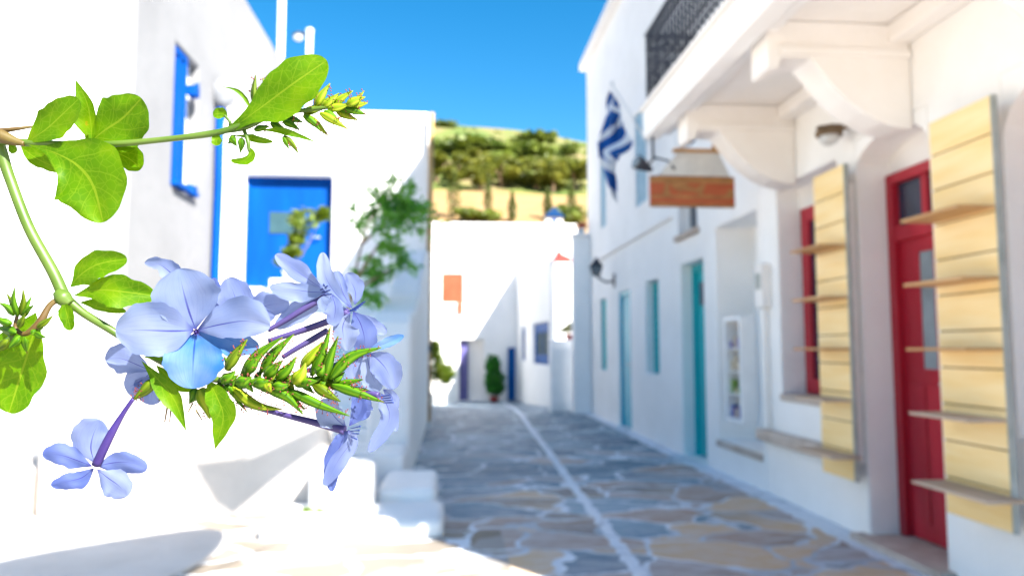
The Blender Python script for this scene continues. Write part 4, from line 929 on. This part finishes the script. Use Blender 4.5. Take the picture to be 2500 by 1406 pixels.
def twig(name, pts, rad, mat, parent, seg=12, n=None):
    """pts (px, py, depth mm), rad in px"""
    pts = [(p[0], p[1], p[2] if len(p) > 2 else 0.0) for p in pts]; n = n or max(8, 6 * len(pts))
    C_ = cat(pts, n); Rr = prof(rad if hasattr(rad, '__len__') else [rad, rad], n)
    mb = MB(); mb.tube([P(c.x, c.y, c.z) for c in C_], [r * MM / 1000 for r in Rr], seg); return mb.build(name, mat, parent)
HAIR = random.Random(4)
def calyx(base, tip, w_, mat, parent, hairs=14, bend=0.08, name='calyx', d=0.0, dt=None, teeth=True):
    """ribbed, spindle shaped calyx with gland-tipped hairs"""
    b_, t_ = Vector((*base, d)), Vector((*tip, d if dt is None else dt)); ax = t_ - b_; ln = ax.xy.length; pn = Vector((ax.y, -ax.x, 0)).normalized()
    mid = (b_ + t_) / 2 + pn * ln * bend
    C_ = cat([b_, mid, t_], 16); pr = prof([0.35 * w_, 0.95 * w_, 1.0 * w_, 0.75 * w_, 0.42 * w_, 0.10 * w_], 16)
    mb = MB(); seg = 15; rings = []
    for i, c in enumerate(C_):
        tg = (C_[min(i + 1, 15)] - C_[max(i - 1, 0)]).normalized(); nr = Vector((tg.y, -tg.x, 0)).normalized(); row = []
        for j in range(seg):
            a = 2 * math.pi * j / seg; r = pr[i] * (1 + 0.10 * math.cos(5 * a))
            q = c + nr * math.cos(a) * r; row.append(mb.bm.verts.new(P(q.x, q.y, c.z + math.sin(a) * r * MM)))
        rings.append(row)
    for i in range(15):
        for j in range(seg):
            f = mb.bm.faces.new((rings[i][j], rings[i][(j + 1) % seg], rings[i + 1][(j + 1) % seg], rings[i + 1][j])); f.smooth = True
            for l_, (a, b2) in zip(f.loops, ((i, j), (i, j + 1), (i + 1, j + 1), (i + 1, j))): l_[mb.uv].uv = (a / 15, b2 / seg)
    mb.bm.faces.new(rings[0][::-1]); mb.bm.faces.new(rings[-1])
    o = mb.build(name, mat, parent)
    if hairs:
        mb = MB()
        for _ in range(hairs):
            k = HAIR.uniform(0.35, 1.0); i = int(k * 15); c = C_[i]; tg = (C_[min(i + 1, 15)] - C_[max(i - 1, 0)]).normalized(); nr = Vector((tg.y, -tg.x, 0)).normalized()
            a = HAIR.uniform(0, 6.28); r = pr[i]; l2 = HAIR.uniform(5, 11)
            p0 = c + nr * math.cos(a) * r; p1 = c + nr * math.cos(a) * (r + l2) + tg * l2 * HAIR.uniform(-.2, .6)
            A = P(p0.x, p0.y, c.z + math.sin(a) * r * MM); B = P(p1.x, p1.y, c.z + math.sin(a) * (r + l2) * MM)
            mb.tube([A, B], [0.9 * MM / 1000, 0.6 * MM / 1000], 4); mb.sphere(B, 1.9 * MM / 1000, 1, 1)
        h = mb.build('gland_hairs', M['hair'], o); h['kind'] = 'stuff'
    return o

# stems
twig('stem', [(-60, 335, 1), (0, 344, 1), (130, 352, 0), (260, 353, -1), (400, 341, -1), (530, 324, -1), (600, 300, -1)], [11, 10, 8.5, 8, 7, 8, 6], M['stem'], branch)
twig('stem', [(-70, 250, 3), (-10, 340, 2), (22, 430, 2), (70, 555, 1), (130, 665, 1), (158, 728, 1)], [14, 15, 13, 13, 14, 15], M['stem'], branch)
twig('stem', [(158, 726, 1), (205, 765, 1), (275, 808, 1), (340, 850, 3), (420, 895, 4), (520, 925, 2), (620, 932, 1), (810, 930, 1)], [13, 10, 9.5, 9, 8, 8, 7, 5], M['stem'], branch)
twig('stem', [(150, 728, 0), (122, 745, -1), (95, 790, -2), (60, 815, -2), (38, 800, -2), (42, 770, -2)], [8, 7, 9, 6, 5, 4], M['stem_red'], branch)
twig('stem', [(-40, 322, 2), (0, 320, 2), (40, 315, 2), (82, 309, 3)], [8, 7, 5, 3], M['stem_red'], branch)
twig('node', [(-25, 322, 0), (0, 332, 0), (35, 345, 0), (60, 352, 0)], [14, 17, 11, 6], M['stem_red'], branch)
twig('node', [(140, 712, 0), (155, 728, 0), (172, 742, 0)], [12, 20, 11], M['stem'], branch)

LF = M['leaf']
# upper left leaves
blade('leaf', [(64, 348, 0), (110, 318, -1), (150, 282, -2), (192, 242, -3)], [0, 20, 36, 40, 26, 0], [0, 26, 42, 45, 34, 0], LF, branch, .3)
blade('leaf', [(224, 345, 1), (222, 300, 1), (212, 250, 0), (185, 195, -1)], [0, 12, 14, 14, 8, 0], [0, 28, 44, 42, 22, 0], LF, branch, .35, pt=True)
blade('leaf', [(216, 350, 2), (250, 322, 1), (300, 288, 0), (345, 240, -2)], [0, 52, 68, 74, 64, 0], [0, 8, 46, 66, 40, 0], LF, branch, .22, .9)
blade('leaf', [(50, 358, 4), (85, 385, 4), (125, 404, 4), (170, 415, 4)], [0, 14, 18, 16, 10, 0], [0, 30, 34, 26, 12, 0], LF, branch, .25)
blade('leaf', [(222, 362, 3), (262, 368, 3), (310, 385, 3), (345, 412, 3)], [0, 12, 18, 24, 28, 0], [0, 16, 30, 40, 26, 0], LF, branch, .3)
blade('leaf', [(62, 352, 0), (130, 372, -1), (190, 405, -2), (228, 455, -2), (252, 543, -1)], [0, 8, 40, 86, 98, 88, 0], [0, 10, 44, 84, 92, 84, 0], LF, branch, .18, .8)
blade('leaf', [(22, 352, 1), (30, 362, 1), (40, 372, 1)], [0, 10, 12, 0], [0, 10, 10, 0], LF, branch, .3)
blade('leaf', [(214, 346, 0), (212, 332, -1), (214, 322, -1)], [0, 4, 4, 0], [0, 5, 5, 0], LF, branch)
blade('leaf', [(212, 350, 0), (216, 365, -1), (222, 376, -1)], [0, 4, 4, 0], [0, 4, 4, 0], LF, branch)
# middle left leaves
blade('leaf', [(170, 702, 0), (195, 672, -1), (240, 645, -2), (310, 632, -2)], [0, 20, 34, 34, 22, 0], [0, 8, 26, 34, 24, 0], LF, branch, .35)
blade('leaf', [(178, 722, 0), (240, 708, -1), (300, 712, -1), (378, 722, 2)], [0, 16, 36, 40, 32, 0], [0, 12, 32, 40, 36, 0], LF, branch, .3)
blade('leaf', [(192, 738, 2), (225, 745, 2), (262, 755, 3), (308, 762, 3)], [0, 4, 8, 8, 4, 0], [0, 10, 20, 18, 8, 0], LF, branch, .3)
blade('leaf', [(156, 738, -1), (162, 762, -1), (173, 806, -1)], [0, 14, 21, 19, 0], [0, 11, 17, 16, 0], LF, branch, .3)
blade('leaf', [(88, 762, 2), (78, 830, 2), (50, 920, 3), (22, 1008, 3)], [0, 52, 84, 92, 62, 0], [0, 16, 34, 58, 46, 0], LF, branch, .2, .9)
# bud cluster at the left edge
BC = random.Random(8)
for (bx, by, tx, ty, w_) in [(44, 772, 36, 700, 9), (48, 770, 56, 702, 8), (40, 768, 16, 716, 9), (52, 772, 78, 722, 8), (55, 775, 84, 744, 8), (36, 770, -4, 738, 9), (30, 790, -14, 770, 10), (40, 812, -10, 800, 12), (50, 820, 20, 850, 11), (58, 822, 66, 862, 9), (75, 815, 106, 800, 9), (84, 812, 112, 824, 8), (45, 800, 62, 765, 9), (20, 830, -16, 860, 12), (90, 800, 130, 770, 8)]:
    calyx((bx, by), (tx, ty), w_, M['calyx'] if BC.random() < .7 else M['calyx_b'], branch, 0, BC.uniform(-.1, .1), 'bud', -3, -3 + BC.uniform(-3, 3))
twig('stem', [(38, 800, -2), (20, 830, -2), (-20, 850, -2)], [5, 6, 7], M['stem'], branch)
# upper right shoot
blade('leaf', [(545, 326, 0), (600, 290, -2), (665, 242, -3), (725, 198, -4), (798, 148, -4)], [0, 12, 20, 52, 62, 64, 58, 0], [0, 10, 18, 36, 52, 62, 58, 0], LF, branch, .2, .5, 40, 16)
blade('leaf', [(612, 268, 2), (598, 240, 2), (575, 220, 2), (538, 211, 2)], [0, 4, 4.5, 4, 2, 0], [0, 4, 5, 4, 2, 0], LF, branch, .6, pt=True)
calyx((622, 255), (624, 184), 8.5, M['calyx_b'], branch, 8, .03, d=2)
calyx((658, 238), (642, 190), 8, M['calyx_y'], branch, 8, .03, d=3)
calyx((640, 262), (645, 218), 10, M['calyx'], branch, 0, .03, d=2)
twig('stem', [(558, 322, 0), (562, 300, -1), (548, 282, -1)], [4, 4, 3], M['stem'], branch)
blade('leaf', [(556, 284, -1), (540, 278, -1), (520, 280, -1)], [0, 13, 15, 0], [0, 10, 13, 0], LF, branch, .5)
blade('leaf', [(536, 330, -1), (530, 342, -1), (527, 356, -1)], [0, 13, 13, 0], [0, 12, 12, 0], LF, branch, .4)
twig('stem', [(540, 322, 0), (600, 312, 0), (660, 285, 1), (720, 273, 1), (800, 262, 1), (870, 252, 1)], [6, 6, 5, 5, 5, 3], M['stem'], branch)
blade('leaf', [(560, 330, 1), (600, 334, 1), (630, 342, 1), (666, 347, 2)], [0, 3, 8, 8, 0], [0, 4, 10, 8, 0], LF, branch, .4)
twig('stem', [(596, 318, 0), (605, 345, -1), (608, 370, -1)], [5, 5, 4], M['stem'], branch)
blade('leaf', [(608, 358, -1), (612, 376, -1), (596, 388, -1), (563, 391, 0)], [0, 7, 5, 4, 0], [0, 10, 16, 14, 0], LF, branch, .4)
calyx((560, 336), (578, 358), 9, M['calyx'], branch, 0, .05); calyx((588, 336), (586, 374), 9, M['calyx'], branch, 0, .05); calyx((572, 330), (556, 352), 8, M['calyx'], branch, 0, .05)
blade('leaf', [(632, 318, 0), (680, 318, -1), (725, 330, -1), (775, 349, -1)], [0, 5, 9, 8, 4, 0], [0, 4, 8, 7, 4, 0], LF, branch, .4, pt=True)
for (a, b_, w_, mk) in [((692, 332), (730, 377), 8, 'calyx_b'), ((690, 334), (707, 366), 6, 'calyx'), ((660, 300), (700, 318), 10, 'calyx'), ((690, 296), (732, 318), 10, 'calyx'), ((740, 282), (802, 333), 11, 'calyx_y'), ((745, 284), (783, 322), 9, 'calyx'),
                        ((780, 276), (850, 316), 11, 'calyx_y'), ((790, 272), (832, 300), 11, 'calyx'), ((820, 270), (874, 294), 11, 'calyx_y'), ((842, 266), (896, 281), 10, 'calyx'), ((770, 262), (806, 204), 13, 'calyx_y'), ((785, 262), (828, 228), 12, 'calyx_y'),
                        ((812, 262), (862, 222), 11, 'calyx_y'), ((846, 258), (892, 237), 12, 'calyx_y'), ((850, 260), (898, 252), 12, 'calyx_y'), ((740, 276), (800, 262), 12, 'calyx_b'), ((800, 266), (856, 254), 12, 'calyx_y'), ((826, 264), (880, 268), 12, 'calyx'), ((858, 258), (889, 222), 8, 'calyx_y'),
                        ((650, 290), (690, 276), 9, 'calyx'), ((700, 290), (740, 300), 9, 'calyx'), ((620, 318), (660, 308), 9, 'calyx')]:
    calyx(a, b_, w_ * .9, M[mk], branch, 7, HAIR.uniform(-.06, .06), d=HAIR.uniform(-1, 3))

# small bracts crowding the raceme axis
for i in range(34):
    x = 530 + i * 8.6; s_ = 1 if i % 2 else -1; y = 933 + HAIR.uniform(-8, 8)
    calyx((x, y), (x + HAIR.uniform(16, 32), y - s_ * HAIR.uniform(10, 30)), HAIR.uniform(7, 11), M['calyx'] if i % 5 else M['calyx_b'], branch, 2, HAIR.uniform(-.1, .1), 'bract', HAIR.uniform(-3, 2))
# flowers
def flower(name, label=None):
    f = bpy.data.objects.new(name, None); COL.objects.link(f); f.parent = branch; f.location = (0, 0, 0)
    if label: f['label'] = label
    return f
def petal(par, mid, wl, wr, mk='petal', cup=.2, wave=.8, notch=0, curl=0.0):
    return blade('petal', mid, wl, wr, M[mk], par, cup, wave, 26, 16, False, notch, None, curl)
# the main flower, facing the camera
F = flower('flower', 'largest pale blue flower facing the camera, with dark blue veins')
petal(F, [(478, 806, 1), (520, 815, 1), (570, 832, 0), (632, 852, 0)], [0, 16, 30, 38, 38, 28, 0], [0, 16, 32, 38, 34, 22, 0], 'petal_blue', .25)
petal(F, [(480, 806, 0), (540, 792, -1), (600, 784, -2), (660, 796, -2)], [0, 20, 34, 40, 40, 32, 0], [0, 26, 46, 58, 60, 44, 0], 'petal', .2, .7)
petal(F, [(478, 812, -1), (474, 850, -2), (471, 895, -3), (470, 948, -3)], [0, 34, 62, 76, 72, 46, 0], [0, 34, 64, 78, 72, 46, 0], 'petal_blue', .3, .5)
petal(F, [(474, 806, -2), (420, 808, -3), (350, 806, -3.5), (282, 806, -3)], [0, 34, 60, 70, 68, 52, 0], [0, 30, 52, 64, 62, 50, 0], 'petal', .25, .5)
petal(F, [(478, 804, -1), (462, 762, -2), (448, 712, -3), (436, 656, -3)], [0, 40, 72, 86, 82, 56, 0], [0, 34, 62, 80, 82, 56, 0], 'petal', .25, .5)
mb = MB(); c = P(478, 810, -2.2)
for k in range(10):
    a = k * 0.628; mb.tube([P(478 + 1 * math.cos(a), 810 + math.sin(a), -1.2), P(478 + 9 * math.cos(a), 810 + 9 * math.sin(a), -2.4)], [1.9 * MM / 1000, 0.9 * MM / 1000], 5)
mb.sphere(c, 3.2 * MM / 1000, 1, 1); mb.build('throat', M['tube_deep'], F)
twig('flower_tube', [(478, 810, 0), (490, 830, 6), (510, 880, 10), (520, 920, 6)], [5, 5, 5, 5], M['tube'], F)
# folded petal and the flower behind it
F = flower('flower', 'pale flower half hidden behind the large one')
petal(F, [(440, 690, 5), (410, 660, 5), (385, 645, 5), (353, 642, 6)], [0, 26, 24, 18, 12, 0], [0, 22, 22, 14, 10, 0], 'petal_lilac', .5)
petal(F, [(590, 800, 5), (585, 760, 5), (572, 720, 5), (556, 678, 5)], [0, 20, 44, 44, 32, 0], [0, 14, 34, 46, 36, 0], 'petal_lilac')
petal(F, [(580, 800, 6), (548, 760, 6), (530, 720, 6), (522, 678, 6)], [0, 14, 20, 16, 12, 0], [0, 14, 20, 22, 20, 0], 'petal_deep')
petal(F, [(582, 795, 4), (620, 762, 4), (655, 745, 4), (706, 742, 4)], [0, 16, 28, 34, 26, 0], [0, 12, 28, 34, 30, 0], 'petal_lilac')
petal(F, [(588, 790, 3), (610, 770, 3), (640, 770, 3), (672, 772, 3)], [0, 14, 20, 20, 0], [0, 10, 18, 16, 0], 'petal_lilac')
# flower low on the left behind
F = flower('flower', 'pale flower behind the main stem at the lower left')
petal(F, [(368, 905, 7), (335, 890, 7), (295, 875, 7), (256, 872, 7)], [0, 16, 26, 34, 36, 0], [0, 14, 26, 36, 34, 0], 'petal_lilac')
petal(F, [(372, 905, 8), (350, 925, 8), (325, 940, 8), (305, 948, 8)], [0, 26, 36, 30, 0], [0, 28, 38, 30, 0], 'petal_lilac')
petal(F, [(380, 915, 8), (375, 945, 8), (365, 988, 8)], [0, 40, 50, 36, 0], [0, 30, 34, 26, 0], 'petal_lilac')
# flower hanging at the lower left, seen from behind
F = flower('flower', 'single darker blue flower hanging at the lower left on its own tube')
petal(F, [(232, 1132, 3), (222, 1095, 3), (228, 1060, 3), (245, 1024, 3)], [0, 20, 44, 44, 26, 0], [0, 20, 48, 52, 40, 0], 'petal_lilac', -.25, 1.0, 6)
petal(F, [(226, 1138, 2), (185, 1122, 2), (145, 1110, 1), (103, 1108, 1)], [0, 14, 28, 30, 26, 0], [0, 14, 26, 24, 22, 0], 'petal_deep', -.25, 1.0, 6)
petal(F, [(230, 1142, 1), (200, 1165, 1), (165, 1175, 0), (124, 1184, 0)], [0, 12, 18, 20, 10, 0], [0, 14, 26, 20, 14, 0], 'petal_deep', -.4, 1.2)
petal(F, [(238, 1138, 2), (270, 1130, 2), (310, 1128, 1), (360, 1142, 0)], [0, 16, 30, 30, 16, 0], [0, 12, 22, 26, 20, 0], 'petal_deep', -.35, 1.2, 4)
petal(F, [(236, 1144, 1), (262, 1165, 1), (290, 1185, 1), (312, 1210, 1)], [0, 14, 34, 40, 30, 0], [0, 12, 30, 36, 34, 0], 'petal_lilac', -.25, 1.1, 6)
twig('flower_tube', [(326, 972, 0), (300, 1010, 0), (268, 1065, 0), (235, 1134, 1)], [5, 6, 10, 11], M['tube_deep'], F)
calyx((378, 925), (322, 978), 14, M['calyx_b'], F, 16, .03)
for (a, b_) in [((410, 985), (402, 1030)), ((396, 960), (388, 978))]: twig('sepal', [a, b_], [2.5, 1.5], M['stem_red'], F)
# upper right flower, seen from the side
F = flower('flower', 'upper flower of the cluster in front of the blue door, seen from the side')
petal(F, [(800, 712, 3), (765, 690, 3), (722, 660, 3), (672, 622, 3)], [0, 6, 16, 26, 22, 0], [0, 6, 14, 22, 18, 0], 'petal_lilac', .2)
petal(F, [(800, 714, 2), (755, 712, 2), (710, 706, 2), (658, 700, 2)], [0, 14, 18, 18, 14, 0], [0, 12, 26, 30, 20, 0], 'petal', .2)
petal(F, [(802, 716, 4), (760, 745, 4), (722, 768, 4), (672, 800, 4)], [0, 16, 30, 28, 18, 0], [0, 12, 22, 24, 12, 0], 'petal_lilac', .2)
petal(F, [(808, 715, 1), (818, 745, 0), (816, 775, 0), (802, 790, 0)], [0, 16, 24, 20, 0], [0, 14, 20, 16, 0], 'petal_lilac', .3)
twig('flower_tube', [(792, 726, 3), (745, 752, 3), (700, 780, 3), (655, 806, 3)], [8, 8, 7, 6], M['tube'], F)
for k, (a, b_) in enumerate([((782, 708), (800, 698)), ((786, 714), (806, 708)), ((790, 720), (810, 718)), ((796, 706), (790, 694))]): twig('stamen', [(*a, 1), (*b_, 0)], [1.2, 1.8], M['anther'], F, 6)
# second flower of the cluster
F = flower('flower', 'flower with a tall upright petal right of the upper flower')
petal(F, [(856, 752, 1), (822, 720, 1), (795, 675, 0), (787, 616, 0)], [0, 10, 18, 22, 18, 0], [0, 8, 14, 20, 20, 0], 'petal', .3)
petal(F, [(860, 752, 3), (840, 720, 3), (830, 690, 3), (822, 660, 3)], [0, 8, 14, 14, 0], [0, 20, 40, 34, 0], 'petal_lilac', .2)
petal(F, [(850, 754, 2), (818, 752, 1), (795, 742, 0), (784, 725, 0)], [0, 10, 20, 20, 0], [0, 12, 22, 18, 0], 'petal', .2)
petal(F, [(862, 760, 2), (880, 790, 2), (890, 830, 2), (882, 868, 3)], [0, 18, 32, 34, 24, 0], [0, 16, 30, 32, 22, 0], 'petal_deep', .2)
petal(F, [(856, 762, 1), (838, 790, 1), (838, 820, 1), (846, 856, 1)], [0, 10, 22, 24, 16, 0], [0, 14, 36, 40, 22, 0], 'petal', .2)
petal(F, [(868, 765, 4), (900, 785, 4), (925, 800, 4), (944, 812, 4)], [0, 14, 18, 14, 0], [0, 12, 14, 10, 0], 'petal_lilac', .2)
petal(F, [(866, 745, 4), (868, 715, 4), (858, 690, 4), (845, 668, 4)], [0, 16, 26, 22, 0], [0, 10, 18, 16, 0], 'petal_lilac', .2)
twig('flower_tube', [(850, 760, 2), (806, 782, 3), (740, 806, 4), (656, 832, 4)], [9, 9, 8, 6], M['tube'], F)
for k in range(5): twig('stamen', [(850 + k * 5, 760 - k * 3, 0), (870 + k * 5, 757 - k * 5, -1)], [1.3, 2.0], M['anther'], F, 6)
# lower flowers of the cluster
F = flower('flower', 'flower with a narrow dark pointed petal at the right of the cluster')
petal(F, [(900, 852, 1), (930, 842, 1), (958, 830, 1), (986, 819, 1)], [0, 10, 13, 10, 0], [0, 8, 12, 8, 0], 'petal_blue', .4)
petal(F, [(902, 862, 2), (925, 880, 2), (945, 905, 2), (962, 950, 2)], [0, 26, 34, 26, 0], [0, 22, 34, 36, 0], 'petal_lilac', .25)
petal(F, [(896, 858, 3), (900, 890, 3), (912, 925, 3), (925, 955, 3)], [0, 16, 26, 28, 0], [0, 18, 26, 24, 0], 'petal', .25)
petal(F, [(888, 858, 4), (872, 880, 4), (862, 905, 4), (868, 930, 4)], [0, 14, 20, 16, 0], [0, 16, 22, 18, 0], 'petal_lilac', .25)
twig('flower_tube', [(888, 858, 4), (850, 880, 4), (800, 898, 5), (740, 905, 5)], [9, 9, 8, 6], M['tube'], F)
twig('flower_tube', [(800, 806, 5), (760, 830, 5), (725, 850, 5), (690, 872, 5)], [8, 8, 7, 6], M['tube'], F)
F = flower('flower', 'drooping flower at the lower right end of the cluster')
petal(F, [(902, 960, 3), (888, 985, 3), (885, 1005, 3), (894, 1022, 3)], [0, 22, 28, 18, 0], [0, 20, 26, 18, 0], 'petal_deep', .25)
petal(F, [(925, 965, 2), (945, 990, 2), (948, 1030, 2), (900, 1103, 2)], [0, 18, 22, 22, 12, 0], [0, 16, 22, 24, 16, 0], 'petal_lilac', .3)
petal(F, [(930, 960, 3), (950, 985, 3), (958, 1012, 3), (968, 1052, 3)], [0, 18, 18, 10, 0], [0, 14, 14, 8, 0], 'petal', .3)
petal(F, [(935, 950, 4), (955, 965, 4), (962, 985, 4), (958, 1015, 4)], [0, 14, 18, 12, 0], [0, 12, 14, 10, 0], 'petal_lilac', .3)
twig('flower_tube', [(925, 965, 3), (890, 955, 4), (840, 945, 5), (780, 935, 5)], [8, 8, 7, 5], M['tube'], F)
for k in range(4): twig('stamen', [(930 + k * 2, 968 + k * 5, 0), (952 + k * 3, 964 + k * 6, -1)], [1.2, 1.8], M['anther'], F, 6)
F = flower('flower', 'lowest flower of the cluster, with long hanging petals and a purple tube')
petal(F, [(845, 1042, 2), (820, 1020, 2), (808, 1000, 2), (815, 975, 2)], [0, 18, 26, 22, 0], [0, 28, 42, 30, 0], 'petal', .25)
petal(F, [(850, 1048, 1), (858, 1075, 1), (828, 1120, 1), (790, 1185, 1)], [0, 10, 12, 16, 20, 0], [0, 12, 20, 22, 24, 0], 'petal_lilac', .35, 1.0, 4)
petal(F, [(850, 1050, 2), (836, 1075, 2), (815, 1130, 2), (810, 1200, 2)], [0, 14, 22, 26, 22, 0], [0, 8, 14, 18, 14, 0], 'petal_deep', .3, 1.0, 4)
petal(F, [(852, 1040, 3), (868, 1010, 3), (872, 985, 3), (868, 950, 3)], [0, 18, 24, 20, 0], [0, 10, 14, 14, 0], 'petal_deep', .3)
twig('flower_tube', [(842, 1050, 2), (780, 1034, 3), (700, 1014, 4), (596, 988, 5)], [11, 9, 7, 5], M['tube'], F)
for k, (a, b_) in enumerate([((856, 1046), (880, 1040)), ((856, 1052), (878, 1050)), ((858, 1058), (876, 1058)), ((856, 1066), (872, 1072))]): twig('stamen', [(*a, 0), (*b_, -1)], [1.1, 1.8], M['anther'], F, 6)

# the flowerless raceme of hairy calyces
for (a, b_, w_, mk, d) in [((552, 904), (604, 828), 15, 'calyx_b', -3), ((560, 906), (547, 870), 9, 'calyx', -2), ((589, 918), (690, 823), 14, 'calyx', -2), ((600, 912), (640, 864), 17, 'calyx', -3), ((636, 909), (718, 816), 14, 'calyx', -1),
                           ((645, 922), (690, 880), 15, 'calyx', -3), ((674, 927), (724, 870), 14, 'calyx', -3), ((716, 937), (746, 886), 18, 'calyx_y', -4), ((735, 900), (788, 834), 14, 'calyx_y', 0), ((760, 918), (807, 797), 13, 'calyx', -1),
                           ((772, 915), (792, 890), 15, 'calyx', -3), ((791, 930), (826, 820), 14, 'calyx', -2), ((806, 925), (932, 848), 15, 'calyx', -3), ((820, 940), (888, 926), 9, 'calyx', -2), ((810, 940), (938, 982), 13, 'calyx', -3), ((763, 937), (831, 980), 15, 'calyx_b', -2),
                           ((700, 951), (853, 1015), 13, 'calyx', -3), ((645, 946), (740, 1011), 14, 'calyx', -3), ((702, 948), (746, 1000), 9, 'calyx', -1), ((566, 946), (690, 1000), 14, 'calyx_y', -1), ((560, 955), (640, 985), 12, 'calyx_y', 0), ((777, 927), (900, 952), 11, 'calyx_b', 0),
                           ((540, 930), (575, 905), 14, 'calyx', -2), ((575, 935), (615, 920), 16, 'calyx', -4), ((620, 938), (662, 930), 16, 'calyx', -4), ((665, 942), (708, 938), 14, 'calyx', -4), ((730, 940), (775, 930), 14, 'calyx', -4), ((648, 935), (662, 958), 11, 'calyx_y', -5), ((570, 930), (604, 1006), 8, 'calyx', 1)]:
    calyx(a, b_, w_ * .92, M[mk], branch, 16 if (Vector(b_) - Vector(a)).length > 60 else 5, HAIR.uniform(-.13, .13), d=d, dt=d - HAIR.uniform(0, 2))
blade('leaf', [(508, 928, -1), (530, 970, -3), (545, 1020, -3), (525, 1097, -2)], [0, 24, 32, 30, 22, 0], [0, 20, 30, 32, 18, 0], LF, branch, .35, .5, pt=True)
blade('leaf', [(345, 880, 0), (385, 925, -1), (425, 975, -2), (455, 1052, -2)], [0, 10, 26, 30, 16, 0], [0, 8, 18, 20, 12, 0], LF, branch, .45, .5, pt=True)
blade('leaf', [(350, 872, 2), (390, 872, 2), (420, 866, 3), (450, 850, 3)], [0, 8, 10, 0], [0, 16, 22, 0], LF, branch, .3)
blade('leaf', [(380, 890, 3), (405, 915, 3), (440, 940, 3), (480, 950, 3)], [0, 12, 14, 0], [0, 14, 22, 0], LF, branch, .3)
calyx((488, 948), (512, 1022), 22, M['calyx_y'], branch, 18, .05, 'bud', 1)
calyx((478, 948), (462, 985), 14, M['calyx'], branch, 8, .05, 'bud', 2)
for (a, b_) in [((470, 985), (458, 1008)), ((556, 940), (600, 1000)), ((418, 992), (414, 1030)), ((478, 1000), (494, 1026))]: twig('sepal', [a, b_], [2.5, 1.2], M['stem_red'], branch, 6)
